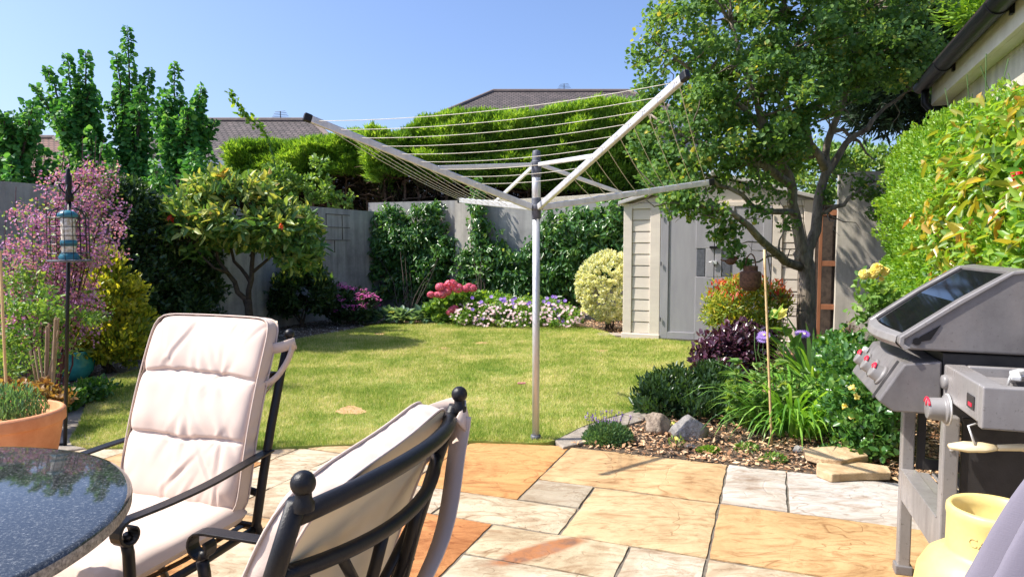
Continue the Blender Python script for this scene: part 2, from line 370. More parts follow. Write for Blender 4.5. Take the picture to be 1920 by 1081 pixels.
def slabmat():
    m, nt, b = newmat('sandstone_paving'); a = nt.nodes.new('ShaderNodeAttribute'); a.attribute_name = 'scol'
    a2 = nt.nodes.new('ShaderNodeAttribute'); a2.attribute_name = 'soff'
    tc = nt.nodes.new('ShaderNodeTexCoord'); ad = nt.nodes.new('ShaderNodeVectorMath'); ad.operation = 'ADD'
    nt.links.new(tc.outputs['Object'], ad.inputs[0]); nt.links.new(a2.outputs['Vector'], ad.inputs[1])
    def tx(scale, detail, rough, sc, dist=0, rot=0):
        mp = nt.nodes.new('ShaderNodeMapping'); mp.inputs['Scale'].default_value = sc; mp.inputs['Rotation'].default_value = (0,0,rot); nt.links.new(ad.outputs[0], mp.inputs[0])
        t = nt.nodes.new('ShaderNodeTexNoise'); t.inputs['Scale'].default_value = scale; t.inputs['Detail'].default_value = detail
        t.inputs['Roughness'].default_value = rough; t.inputs['Distortion'].default_value = dist; nt.links.new(mp.outputs[0], t.inputs['Vector']); return t
    def mul(x, y, f=1, mode='MULTIPLY'):
        mx = nt.nodes.new('ShaderNodeMix'); mx.data_type = 'RGBA'; mx.blend_type = mode
        if isinstance(f, (int, float)): mx.inputs[0].default_value = f
        else: nt.links.new(f, mx.inputs[0])
        nt.links.new(x, mx.inputs[6])
        if isinstance(y, tuple): mx.inputs[7].default_value = (*y, 1)
        else: nt.links.new(y, mx.inputs[7])
        return mx.outputs[2]
    cl = tx(2.2, 6, .65, (1,1,1), .8); r1 = ramp(nt, [(.62,.52,.44),(1,1,1),(1.2,1.26,1.36)], [.28,.5,.74]); nt.links.new(cl.outputs[0], r1.inputs[0])
    col = mul(a.outputs['Color'], r1.outputs[0])
    st = tx(4, 8, .7, (1.0,2.6,1), 2.2, .35); r2 = ramp(nt, [(.55,.4,.3),(1,1,1)], [.36,.52]); nt.links.new(st.outputs[0], r2.inputs[0])
    col = mul(col, r2.outputs[0], .7)
    sp = tx(70, 4, .85, (1,1,1)); r3 = ramp(nt, [(.2,.15,.12),(1,1,1)], [.36,.44]); nt.links.new(sp.outputs[0], r3.inputs[0])
    msk = tx(3.5, 3, .6, (1,1,1)); r4 = ramp(nt, [(0,0,0),(1,1,1)], [.45,.62]); nt.links.new(msk.outputs[0], r4.inputs[0])
    sep = nt.nodes.new('ShaderNodeMath'); sep.operation = 'MULTIPLY'; nt.links.new(r4.outputs[0], sep.inputs[0]); nt.links.new(a.outputs['Alpha'], sep.inputs[1])
    col = mul(col, r3.outputs[0], sep.outputs[0])
    # thin riven cracks
    vo = tx(1.5, 3, .55, (1,1.4,1), .9); mt = nt.nodes.new('ShaderNodeMath'); mt.operation = 'SUBTRACT'; nt.links.new(vo.outputs[0], mt.inputs[0]); mt.inputs[1].default_value = .5
    ab = nt.nodes.new('ShaderNodeMath'); ab.operation = 'ABSOLUTE'; nt.links.new(mt.outputs[0], ab.inputs[0])
    r5 = ramp(nt, [(.55,.42,.32),(1,1,1)], [.0,.006]); nt.links.new(ab.outputs[0], r5.inputs[0])
    gm = tx(1.1, 2, .5, (1,1,1)); r6 = ramp(nt, [(0,0,0),(.75,.75,.75)], [.46,.56]); nt.links.new(gm.outputs[0], r6.inputs[0])
    col = mul(col, r5.outputs[0], r6.outputs[0])
    # rusty mineral streak in one slab
    sa, sb_ = G(930,1052)[:2], G(1105,1003)[:2]; mid_ = (sa+sb_)/2; dv = sb_-sa; ln = np.linalg.norm(dv); an = math.atan2(dv[1], dv[0])
    mp = nt.nodes.new('ShaderNodeMapping'); mp.vector_type = 'TEXTURE'; mp.inputs['Location'].default_value = (mid_[0], mid_[1], 0); mp.inputs['Rotation'].default_value = (0,0,an); mp.inputs['Scale'].default_value = (ln*.55, .055, 1)
    nt.links.new(tc.outputs['Object'], mp.inputs[0]); gr = nt.nodes.new('ShaderNodeTexGradient'); gr.gradient_type = 'SPHERICAL'; 
    wv = tx(9, 4, .6, (1,1,1)); 
    av = nt.nodes.new('ShaderNodeMix'); av.data_type = 'VECTOR'; av.inputs[0].default_value = .2; nt.links.new(mp.outputs[0], av.inputs[4]); nt.links.new(wv.outputs['Color'], av.inputs[5]); nt.links.new(av.outputs[1], gr.inputs[0])
    rg = ramp(nt, [(0,0,0),(1,1,1)], [.08,.4]); nt.links.new(gr.outputs['Fac'], rg.inputs[0])
    rc_ = ramp(nt, [(.14,.09,.07),(.36,.15,.06),(.24,.15,.11)], [.3,.5,.7]); nt.links.new(wv.outputs[0], rc_.inputs[0]); col = mul(col, rc_.outputs[0], rg.outputs[0], 'MIX')
    nt.links.new(col, b.inputs['Base Color']); b.inputs['Roughness'].default_value = .8; b.inputs['Specular IOR Level'].default_value = .3
    rv = tx(1.5, 5, .6, (1,1.5,1), 1.2); rq = ramp(nt, [(0,0,0),(.25,.25,.25),(.5,.5,.5),(.75,.75,.75),(1,1,1)], [0,.4,.48,.555,.63], 'CONSTANT'); nt.links.new(rv.outputs[0], rq.inputs[0])
    bp0 = bump(nt, b, rq.outputs[0], 1., .012)
    bp = bump(nt, b, st.outputs[0], .4, .02, bp0); bp2 = bump(nt, b, tx(40, 5, .7, (1,1,1)).outputs[0], .35, .005, bp); bump(nt, b, r5.outputs[0], .5, .006, bp2)
    return m
M['slab'] = slabmat()

def lawnmat(name, blades):
    m, nt, b = newmat(name)
    n1 = tex(nt, 'Noise', 1.3, 7, .72, sc=(1,1,1)); n2 = tex(nt, 'Noise', 11, 5, .7)
    ad = nt.nodes.new('ShaderNodeMath'); ad.operation = 'MULTIPLY_ADD'; nt.links.new(n2.outputs[0], ad.inputs[0]); ad.inputs[1].default_value = .45; nt.links.new(n1.outputs[0], ad.inputs[2])
    last = ad
    if blades:
        a = nt.nodes.new('ShaderNodeAttribute'); a.attribute_name = 'rnd'
        ad2 = nt.nodes.new('ShaderNodeMath'); ad2.operation = 'MULTIPLY_ADD'; nt.links.new(a.outputs['Fac'], ad2.inputs[0]); ad2.inputs[1].default_value = .42; nt.links.new(ad.outputs[0], ad2.inputs[2])
        sb = nt.nodes.new('ShaderNodeMath'); sb.operation = 'SUBTRACT'; nt.links.new(ad2.outputs[0], sb.inputs[0]); sb.inputs[1].default_value = .21; last = sb
    cols = [(.17,.29,.035),(.37,.46,.07),(.62,.6,.17),(.86,.73,.4)] if blades else [(.1,.17,.03),(.2,.26,.05),(.32,.33,.1),(.5,.4,.2)]
    r = ramp(nt, cols, [.49,.67,.81,.97]); nt.links.new(last.outputs[0], r.inputs[0])
    nt.links.new(r.outputs[0], b.inputs['Base Color']); b.inputs['Roughness'].default_value = .6; b.inputs['Specular IOR Level'].default_value = .25
    if blades:
        tr = nt.nodes.new('ShaderNodeBsdfTranslucent'); nt.links.new(r.outputs[0], tr.inputs[0]); mx = nt.nodes.new('ShaderNodeMixShader'); mx.inputs[0].default_value = .35
        nt.links.new(b.outputs[0], mx.inputs[1]); nt.links.new(tr.outputs[0], mx.inputs[2]); nt.links.new(mx.outputs[0], nt.nodes['Material Output'].inputs[0])
    return m
M['lawn'] = lawnmat('lawn_turf', False); M['blade'] = lawnmat('grass_blades', True)
M['bare'] = pmat('bare_sandy_soil', (0.425,0.238,0.111), (0.578,0.365,0.187), 30, .95, .6, 120)
M['chips'] = leafmat('bark_chips', [(0.17,0.0816,0.0382),(0.383,0.203,0.102),(0.585,0.366,0.204),(0.744,0.53,0.34)], rough=.9, trans=0)
M['l_deadtwig'] = leafmat('dry_brown_sprays', [(.02,.014,.008),(.05,.033,.02),(.1,.065,.035),(.05,.08,.02)], rough=.9, trans=.05)
M['gravel'] = leafmat('pale_gravel', [(.2,.18,.17),(.4,.37,.34),(.6,.56,.52)], rough=.9, trans=0)

# leaves
M['l_hawthorn'] = leafmat('hawthorn_leaf', [(0.0508,0.118,0.0371),(0.104,0.216,0.0592),(0.197,0.315,0.0761),(0.463,0.393,0.0849),(0.685,0.334,0.102)], [0,.45,.8,.93,1], rough=.55, spec=.25, trans=.4)
M['l_poplar'] = leafmat('round_leaf', [(0.0247,0.106,0.0299),(0.053,0.194,0.047),(0.106,0.31,0.0748),(0.212,0.426,0.128)], rough=.5, spec=.3)
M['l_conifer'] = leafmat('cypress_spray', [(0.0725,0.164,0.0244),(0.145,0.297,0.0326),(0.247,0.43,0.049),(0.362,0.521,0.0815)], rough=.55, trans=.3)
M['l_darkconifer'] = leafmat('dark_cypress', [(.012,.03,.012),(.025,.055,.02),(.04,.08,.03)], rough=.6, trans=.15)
M['l_ivy'] = leafmat('climber_leaf', [(0.032,0.096,0.024),(0.064,0.176,0.04),(0.144,0.288,0.064),(0.352,0.448,0.112)], [0,.5,.88,1], rough=.3, spec=.6)
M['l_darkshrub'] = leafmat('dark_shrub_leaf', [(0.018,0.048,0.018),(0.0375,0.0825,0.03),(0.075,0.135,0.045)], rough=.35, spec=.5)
M['l_photinia'] = leafmat('loquat_leaf', [(0.0441,0.124,0.0363),(0.0882,0.199,0.0544),(0.206,0.316,0.0909),(0.5,0.499,0.145),(0.735,0.399,0.145)], [0,.36,.62,.88,1], rough=.45, spec=.35, trans=.3)
M['l_pieris'] = leafmat('yellow_tip_leaf', [(0.0423,0.101,0.0254),(0.101,0.203,0.0507),(0.507,0.575,0.101),(0.9,0.845,0.169)], [0,.55,.85,1], rough=.35)
M['l_golden'] = leafmat('golden_variegated', [(0.0663,0.117,0.0198),(0.166,0.233,0.0297),(0.465,0.444,0.0495),(0.59,0.607,0.0792)], [0,.35,.7,1], rough=.35)
M['l_euonymus'] = leafmat('cream_variegated', [(.2,.27,.13),(.46,.5,.32),(.68,.7,.52),(.82,.82,.7)], [0,.3,.65,1], rough=.4)
M['l_fresh'] = leafmat('fresh_green_leaf', [(0.054,0.135,0.027),(0.121,0.243,0.0473),(0.216,0.351,0.081),(0.351,0.459,0.135)], rough=.4)
M['l_hedge'] = leafmat('bright_hedge_leaf', [(0.0634,0.172,0.0176),(0.127,0.283,0.0264),(0.222,0.386,0.0396),(0.333,0.446,0.0704)], rough=.4, trans=.4)
M['l_climber'] = leafmat('autumn_climber_leaf', [(0.085,0.192,0.028),(0.187,0.288,0.042),(0.408,0.36,0.056),(0.527,0.336,0.084),(0.527,0.24,0.098)], [0,.45,.68,.88,1], rough=.3, spec=.6)
M['l_redleaf'] = leafmat('crimson_leaf', [(.55,.01,.02),(.7,.03,.04)], rough=.3)
M['l_nandina'] = leafmat('nandina_leaf', [(0.075,0.165,0.03),(0.21,0.3,0.045),(0.51,0.45,0.06),(0.6,0.24,0.045)], [0,.45,.85,1], rough=.4)
M['l_redtip'] = leafmat('red_tip_leaf', [(.45,.03,.03),(.65,.1,.05),(.6,.2,.06)], rough=.4)
M['l_purple'] = leafmat('dark_purple_leaf', [(0.027,0.012,0.021),(0.075,0.027,0.048),(0.15,0.0525,0.09)], rough=.25, spec=.7, trans=.1)
M['l_strap'] = leafmat('strap_leaf', [(0.0862,0.224,0.0345),(0.172,0.38,0.0517),(0.345,0.586,0.103)], rough=.35, spec=.6)
M['l_hosta'] = leafmat('hosta_leaf', [(.07,.14,.09),(.14,.24,.16),(.25,.36,.2),(.42,.45,.16)], [0,.5,.93,1], rough=.45)
M['l_lavender'] = leafmat('lavender_leaf', [(0.06,0.15,0.075),(0.12,0.24,0.105),(0.18,0.3,0.15)], rough=.6)
M['f_purple'] = leafmat('mauve_petals', [(0.46,0.168,0.441),(0.667,0.315,0.651),(0.828,0.441,0.735)], rough=.6, tcol=.75)
M['f_pinkred'] = leafmat('rose_pink_petals', [(0.605,0.066,0.176),(0.858,0.198,0.33),(0.9,0.374,0.462)], rough=.6, tcol=.7)
M['f_magenta'] = leafmat('magenta_petals', [(0.36,0.045,0.21),(0.6,0.105,0.39),(0.75,0.21,0.51)], rough=.6, tcol=.7)
M['f_palepink'] = leafmat('pale_pink_petals', [(.65,.42,.5),(.8,.6,.64),(.85,.75,.75)], rough=.6, tcol=.7)
M['f_violet'] = leafmat('violet_petals', [(.2,.1,.5),(.34,.2,.68),(.48,.34,.75)], rough=.6, tcol=.7)
M['f_yellow'] = leafmat('yellow_petals', [(.85,.68,.14),(.9,.78,.24),(.9,.84,.42)], rough=.5, trans=.12)
M['f_orange'] = leafmat('orange_leaf', [(0.196,0.0896,0.036),(0.308,0.179,0.0648),(0.336,0.269,0.101)], rough=.5)
M['f_dry'] = leafmat('dry_seed', [(.14,.09,.06),(.26,.18,.12)], rough=.9, trans=0)

# ================================================================== GROUND
def sheet(name, poly, z, mat, th=.02, kind='structure'):
    mb = MB(); n = len(poly)
    vs = [(p[0], p[1], z) for p in poly] + [(p[0], p[1], z-th) for p in poly]
    a = sum(poly[i][0]*poly[(i+1)%n][1]-poly[(i+1)%n][0]*poly[i][1] for i in range(n))
    top = tuple(range(n)); 
    if a < 0: top = top[::-1]
    fs = [top] + [((i+1)%n, i, n+i, n+(i+1)%n) if a > 0 else (i, (i+1)%n, n+(i+1)%n, n+i) for i in range(n)]
    mb.add(vs, fs); o = mb.build(name, mat); tag(o, kind=kind); return o
sheet('ground', [(-400,-300),(400,-300),(400,900),(-400,900)], -.035, M['soil'])

def AB(a, b): return E1*a + E2*b
# ---- patio slabs on a 0.305 m module
U = .3035; A0, B0 = -.22, 2.68
cream=(.64,.54,.39); orange=(.66,.36,.14); tan=(.65,.45,.24); white=(.6,.55,.49); deep=(.6,.27,.1); speck=(.46,.39,.29); pale=(.63,.54,.39)
ex = [(-5,-3,1,4,orange,.1),(-3,0,2,4,tan,.15),(-3,-2,1,2,speck,1.),(-2,0,0,2,(.63,.47,.27),.15),(-4,-2,0,1,pale,.8),(-5,-4,0,1,(.62,.54,.42),1.),
      (-5,-3,-2,0,deep,.6),(-3,-1,-1,0,(.6,.5,.34),.5),(-1,0,-2,0,(.62,.54,.42),.4),(-3,-1,-3,-1,(.62,.54,.4),.5),(0,1,2,4,white,.2),(1,3,2,4,(.58,.54,.5),.15),
      (0,3,0,2,(.62,.41,.2),.35),(0,2,-2,0,(.62,.52,.38),.5),(-7,-5,2,4,orange,.2),(-8,-7,2,4,(.64,.46,.26),.2),(-7,-5,1,2,cream,.2),(-8,-7,0,2,cream,.3),(-7,-5,-1,1,cream,.3),(-10,-8,1,4,(.64,.5,.33),.2)]
occ = {}
slabs = []
for s_ in ex:
    slabs.append(s_)
    for i in range(s_[0], s_[1]):
        for j in range(s_[2], s_[3]): occ[i, j] = 1
r2 = random.Random(5)
for j in range(-16, 4):
    for i in range(-19, 15):
        if (i, j) in occ: continue
        for (w, h) in r2.sample([(3,2),(2,2),(2,1),(1,2),(2,3)], 5) + [(1,1)]:
            if j+h <= 4 and all((i+a, j+b) not in occ for a in range(w) for b in range(h)):
                for a in range(w):
                    for b in range(h): occ[i+a, j+b] = 1
                slabs.append((i, i+w, j, j+h, r2.choice([cream, pale, tan, orange, cream, white, pale]), r2.random()*.7)); break
V, Fq, cols, offs = [], [], [], []
for (i0, i1, j0, j1, c, sp) in slabs:
    g = .006; na = max(3, int((i1-i0)*7)); nb = max(3, int((j1-j0)*7))
    a0, a1, b0, b1 = A0+i0*U+g, A0+i1*U-g, B0+j0*U+g, B0+j1*U-g
    if i0 >= 0 and j1 == 4: b1 += .012*i0
    sd0 = r2.random()*100; hh = r2.uniform(-.002, .002); tl = r2.uniform(-.003, .003)
    base = len(V)
    for k in range(nb+1):
        for l in range(na+1):
            u, v = l/na, k/nb; aa = a0+(a1-a0)*u; bb = b0+(b1-b0)*v
            ed = min(u*(a1-a0), (1-u)*(a1-a0), v*(b1-b0), (1-v)*(b1-b0))
            nz = noise.noise(Vector((aa*6, bb*6, sd0)))*.003
            if ed < 1e-6:
                jx = noise.noise(Vector((aa*14, bb*14, sd0+9)))*.006; aa += jx; bb += noise.noise(Vector((aa*14, bb*14, sd0+19)))*.006
                nz -= .005
            p = AB(aa, bb); V.append((p[0], p[1], hh+nz+tl*(u-.5)))
    W_ = na+1
    for k in range(nb):
        for l in range(na): Fq.append((base+k*W_+l, base+k*W_+l+1, base+(k+1)*W_+l+1, base+(k+1)*W_+l)); cols.append((c[0]*.79,c[1]*.775,c[2]*.74, sp)); offs.append((sd0, sd0*.7, 0))
    ring = [base+l for l in range(W_)] + [base+k*W_+na for k in range(1, nb+1)] + [base+nb*W_+l for l in range(na-1, -1, -1)] + [base+k*W_ for k in range(nb-1, 0, -1)]
    lo = len(V); V += [(V[q][0], V[q][1], -.03) for q in ring]; n = len(ring)
    for k in range(n): Fq.append((ring[k], lo+k, lo+(k+1) % n, ring[(k+1) % n])); cols.append((*c, sp)); offs.append((sd0, sd0*.7, 0))
pat = np_mesh('patio', V, Fq, M['slab']); tag(pat, kind='structure')
at = pat.data.attributes.new('scol', 'FLOAT_COLOR', 'FACE'); at.data.foreach_set('color', np.array(cols, np.float32).ravel())
at = pat.data.attributes.new('soff', 'FLOAT_VECTOR', 'FACE'); at.data.foreach_set('vector', np.array(offs, np.float32).ravel())
me = pat.data; me.polygons.foreach_set('use_smooth', [True]*len(me.polygons))
me.set_sharp_from_angle(angle=math.radians(40)) if hasattr(me, 'set_sharp_from_angle') else None
q0 = [AB(-6.0,-2.5), AB(4.3,-2.5), AB(4.3,3.9), AB(-6.0,3.9)]
sheet('paving_joints', [tuple(p) for p in q0], -.010, M['mortar'], .015)

# ---- lawn
lp = [(134,838),(230,842),(360,842),(490,843),(560,839),(640,836),(720,834),(800,831),(880,829),(950,831),(1008,833),(1040,828),(1085,805),(1140,785),(1200,768),(1255,735),(1300,700),(1322,672),(1330,648)]
lp2 = [(1316,645),(1238,638.5),(1165,636)]
lp3 = [(1150,632),(1130,622),(1080,614),(1010,612),(940,612),(860,609),(790,606),(730,609),(680,617),(620,627),(560,637),(480,652),(400,664),(330,678),(275,692),(222,706),(186,722),(168,742),(158,770),(148,800)]
lawn = [G(*p)[:2] for p in lp] + [G(*p)[:2] for p in lp2] + [G(*p)[:2] for p in lp3]
lawn_s = catmull(lawn, 3, True)
sheet('lawn', [tuple(p) for p in lawn_s], .012, M['lawn'], .03)
bare = [(658,773,27,8),(904,645,13,2),(833,655,12,2.2),(712,628,12,2),(1128,660,15,1.8)]
bpolys = []
for k, (x, y, rx, ry) in enumerate(bare):
    pl = []
    for i in range(18):
        a = i/18*2*math.pi; rr = 1 + .15*math.sin(a*3+k) + .1*math.sin(a*7+2*k)
        pl.append(G(x+rx*rr*math.cos(a), y+ry*rr*math.sin(a))[:2])
    bpolys.append(pl)
bm_ = MB()
for pl in bpolys: bm_.add([(p[0], p[1], .0165) for p in pl], [tuple(range(len(pl)))[::-1]])
tag(bm_.build('bare_soil', M['bare']), kind='structure')
# grass blades
def grass(N):
    L = np.array(lawn_s); x0, y0 = L.min(0); x1, y1 = L.max(0)
    m = int(N*3.2); x = rs.uniform(x0, x1, m); y = y0 + (y1-y0)*rs.rand(m)**1.45
    ok = inpoly(x, y, lawn_s)
    for k, pl in enumerate(bpolys): ok &= ~(inpoly(x, y, pl) & (rs.rand(m) < .8))
    x, y = x[ok][:N], y[ok][:N]; n = len(x)
    d = np.sqrt(x*x+y*y); w = .0016 + d*.00042; h = (.018+.016*rs.rand(n)) * (1 + .04*(d-4))
    pn = np.sin(x*3.1+np.sin(y*2.3)*2)*np.sin(y*2.7+x); h *= 1 + .25*pn
    a = rs.rand(n)*2*np.pi; ln = rs.rand(n)**1.2*1.0; b = rs.rand(n)*2*np.pi
    base = np.stack([x, y, np.full(n, .008)], 1); sd_ = np.stack([np.cos(a), np.sin(a), np.zeros(n)], 1)*(w/2)[:, None]
    tip = base + np.stack([np.cos(b)*ln*h, np.sin(b)*ln*h, h], 1)
    V = np.stack([base-sd_, base+sd_, tip], 1).reshape(-1, 3)
    o = np_mesh('grass', V, np.arange(3*n).reshape(n, 3), M['blade'], None, rs.rand(n)); tag(o, 'short sunlit lawn grass, dry and yellowed in places', 'grass', kind='stuff')
grass(420000)

# edging stones (right curve and left path)
def edging(name, pts, w, n):
    c = catmull(pts, 8); L = [0]
    for i in range(1, len(c)): L.append(L[-1] + np.linalg.norm(c[i]-c[i-1]))
    mb = MB(); tot = L[-1]
    def at_(s):
        i = max(1, min(len(c)-1, int(np.searchsorted(L, s)))); t = (s-L[i-1])/(L[i]-L[i-1]+1e-9); p = c[i-1]*(1-t)+c[i]*t
        d = c[i]-c[i-1]; d = d/np.linalg.norm(d); return p, np.array([-d[1], d[0]])
    for k in range(n):
        s0, s1 = tot*k/n+.006, tot*(k+1)/n-.006; p0, n0 = at_(s0); p1, n1 = at_(s1); pm, nm = at_((s0+s1)/2)
        z = .012+random.uniform(-.004,.004)
        q = [p0-n0*w/2, pm-nm*w/2, p1-n1*w/2, p1+n1*w/2, pm+nm*w/2, p0+n0*w/2]
        q = [x+(rs.rand(2)-.5)*.012 for x in q]
        mb.add([(x[0],x[1],z) for x in q]+[(x[0],x[1],-.03) for x in q], [(0,1,2,3,4,5)]+[((i+1)%6,i,6+i,6+(i+1)%6) for i in range(6)])
    o = mb.build(name, M['edging'], bevel=.008); tag(o, kind='structure')
edging('lawn_edging', [G(1020,834)[:2]+np.array([.08,.02]), G(1075,828)[:2], G(1130,800)[:2], G(1180,786)[:2], G(1240,762)[:2], G(1300,722)[:2], G(1335,690)[:2]], .2, 7)
edging('garden_path', [G(105,850)[:2], G(128,800)[:2], G(142,765)[:2], G(160,735)[:2], G(195,712)[:2], G(250,694)[:2], G(330,674)[:2], G(420,657)[:2]], .34, 11)
M['slate_plinth'] = pmat('concrete_base', (.2,.18,.17), (.34,.31,.28), 12, .9, .5, 60)

def chips(name, poly, n, mat, lo, hi, label, cat, z0=-.03, zr=.03):
    P_ = np.array(poly); x0, y0 = P_.min(0); x1, y1 = P_.max(0); m = n*3
    x = rs.uniform(x0, x1, m); y = rs.uniform(y0, y1, m); ok = inpoly(x, y, poly); x, y = x[ok][:n], y[ok][:n]; k = len(x)
    p = np.stack([x, y, z0+zr*rs.rand(k)], 1); ax = rdir(k); ax[:, 2] *= .35; nr = nrm(np.array([0,0,1.]) + rdir(k)*.6)
    L = lo + (hi-lo)*rs.rand(k)**2; V, F_, rr = leaves(p, ax, nr, L, L*(.25+.4*rs.rand(k)), rs.rand(k), 4, .1)
    o = np_mesh(name, V, F_, mat, None, rr); tag(o, label, cat, kind='stuff'); return o
bed = [G(1066,836)[:2], G(1365,872)[:2], G(1500,884)[:2], G(1700,902)[:2], G(1920,925)[:2], np.array([3.4,4.6]), np.array([3.6,6.9]), G(1335,650)[:2]+np.array([0,.1]), G(1345,690)[:2], G(1310,722)[:2], G(1250,768)[:2], G(1185,796)[:2], G(1130,812)[:2]]
sheet('flower_bed', [tuple(p) for p in bed], -.008, M['soil'], .03)
chips('bark_mulch', [tuple(p) for p in bed], 26000, M['chips'], .012, .05, 'brown bark chips covering the bed beside the paving', 'mulch', -.012, .035)
bl = [G(130,850)[:2], G(150,780)[:2], G(186,722)[:2], G(275,692)[:2], G(420,657)[:2], G(560,637)[:2], G(680,617)[:2], G(760,607)[:2], G(700,590)[:2]+np.array([-.3,1.2]), np.array([-2.6,12.4]), np.array([-5.6,4.6]), np.array([-4.2,3.2])]
sheet('gravel_bed', [tuple(p) for p in bl], -.012, M['soil'], .03)
chips('gravel', [tuple(p) for p in bl], 16000, M['gravel'], .012, .035, 'pale gravel chippings under the shaded left bed', 'gravel', -.014, .02)
bb = [G(760,607)[:2], G(860,609)[:2], G(1010,612)[:2], G(1130,622)[:2], G(1165,634)[:2], np.array([2.0,10.4]), np.array([2.0,10.9]), np.array([-2.2,12.5])]
chips('leaf_litter', [tuple(p) for p in bb], 7000, M['chips'], .015, .05, 'brown bark litter along the back flower border', 'mulch', -.03, .04)

# ================================================================== WALLS
C0 = np.array([-2.45, 12.7])
def wall(name, p0, p1, th, z, mat, label, nout=1, cope=None, joints=None):
    p0, p1 = np.array(p0), np.array(p1); d = p1-p0; L = np.linalg.norm(d); d = d/L; nn = np.array([-d[1], d[0]])*nout
    e = empty(name, (p0[0], p0[1], 0), label, 'wall', math.atan2(d[1], d[0]))
    mb = MB(); nx = max(2, int(L/.3)); 
    # gently uneven faces
    s = nout
    def pt(i, k, side):
        x = L*i/nx; zz = -.05 + (z+.05)*k/6; off = 0 if side == 0 else s*th
        j = noise.noise(Vector((x*1.3, zz*1.5, side*5)))*.006
        top = noise.noise(Vector((x*2.1, 3, 0)))*.008 if k == 6 else 0
        return (x, off + j, zz + top)
    for side in (0, 1):
        b = [[pt(i, k, side) for k in range(7)] for i in range(nx+1)]
        vs = [v for r in b for v in r]; fs = [(i*7+k, (i+1)*7+k, (i+1)*7+k+1, i*7+k+1) for i in range(nx) for k in range(6)]
        if (side == 0) != (s > 0): fs = [f[::-1] for f in fs]
        mb.add(vs, fs)
    vs = []; 
    for i in range(nx+1): vs += [pt(i, 6, 0), pt(i, 6, 1)]
    mb.add(vs, [(2*i, 2*i+2, 2*i+3, 2*i+1) for i in range(nx)])
    for i in (0, nx):
        vs = []
        for k in range(7): vs += [pt(i, k, 0), pt(i, k, 1)]
        mb.add(vs, [(2*k, 2*k+1, 2*k+3, 2*k+2) for k in range(6)])
    mb.build('wall_face', mat, e, world=False)
    if joints:
        j = MB()
        for (x0, z0, x1, z1) in joints:
            j.box((min(x0,x1)-.004, -s*.004-.003, min(z0,z1)-.004), (max(x0,x1)+.004, -s*.004+.006, max(z0,z1)+.004))
        j.build('block_joint', M['bark_dark'], e, world=False)
    return e
# left wall runs from the corner towards the camera; garden side is its +E1 side
jts = []
rj = random.Random(3)
for row in range(3):
    z0 = 1.72 - row*.215
    x = 1.0
    while x < 3.4:
        ln = rj.choice([.22,.44]);
        if rj.random() < .75: jts.append((x, z0, x+ln, z0))
        if rj.random() < .7: jts.append((x+ln, z0, x+ln, z0-.2))
        x += ln+.0
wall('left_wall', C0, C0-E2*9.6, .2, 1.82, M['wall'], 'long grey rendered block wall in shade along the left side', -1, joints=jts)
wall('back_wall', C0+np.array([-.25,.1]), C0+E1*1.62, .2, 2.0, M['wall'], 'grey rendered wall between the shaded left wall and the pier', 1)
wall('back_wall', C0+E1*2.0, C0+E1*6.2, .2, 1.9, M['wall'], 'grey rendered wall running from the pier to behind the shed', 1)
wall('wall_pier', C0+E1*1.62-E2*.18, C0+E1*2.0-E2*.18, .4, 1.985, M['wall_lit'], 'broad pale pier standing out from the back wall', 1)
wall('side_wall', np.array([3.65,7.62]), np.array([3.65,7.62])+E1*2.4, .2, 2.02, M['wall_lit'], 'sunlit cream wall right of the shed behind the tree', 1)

# ================================================================== SHED
SO = G(1167,634.5); srz = math.atan2(E1[1], E1[0])
shed = empty('garden_shed', (SO[0], SO[1], 0), 'taupe resin garden shed with grey double doors', 'shed', srz)
SW, SD, EH, RH = 2.26, 1.8, 1.74, 2.06
mb = MB()
PW = .47      # side panel width
mb.box((.0,.05,0),(SW,.09,EH)); mb.box((0,.09,0),(.05,SD,EH)); mb.box((SW-.05,.09,0),(SW,SD,EH)); mb.box((.05,SD-.05,0),(SW-.05,SD-.002,EH))
mb.prism([(0,EH),(SW,EH),(SW/2,RH-.03)], .06, .1); mb.prism([(0,EH),(SW,EH),(SW/2,RH-.03)], SD-.06, SD-.02)
for x0, x1 in ((0, PW), (SW-PW, SW)):
    mb.box((x0,0,0),(x0+.11,.05,EH)); mb.box((x1-.13,0,0),(x1,.05,EH)); mb.box((x0+.11,.0,0),(x1-.13,.05,.08)); mb.box((x0+.11,0,EH-.07),(x1-.13,.05,EH))
    zz = .08; h = (EH-.15)/11
    for k in range(11):
        z0 = .08+h*k; mb.prism([(.016,z0+.004),(.022,z0+h-.004),(.05,z0+h-.004),(.05,z0+.004)], x0+.11, x1-.13, axis='x')
mb.box((-.015,-.018,0),(PW+.004,-.001,.075)); mb.box((SW-PW-.004,-.018,0),(SW+.015,-.001,.075))
mb.box((PW,-.0,EH-.06),(SW-PW,.05,EH)); mb.prism([(PW*.2,EH+.002),(SW-PW*.2,EH+.002),(SW/2,RH-.06)], .02, .06)
for k in range(8):
    z0=.1+k*.2; mb.box((-.012,.12,z0),(-.001,SD-.02,z0+.185))
mb.build('wall', M['shed_wall'], shed, bevel=.006, world=False)
DW = (SW-2*PW)/2
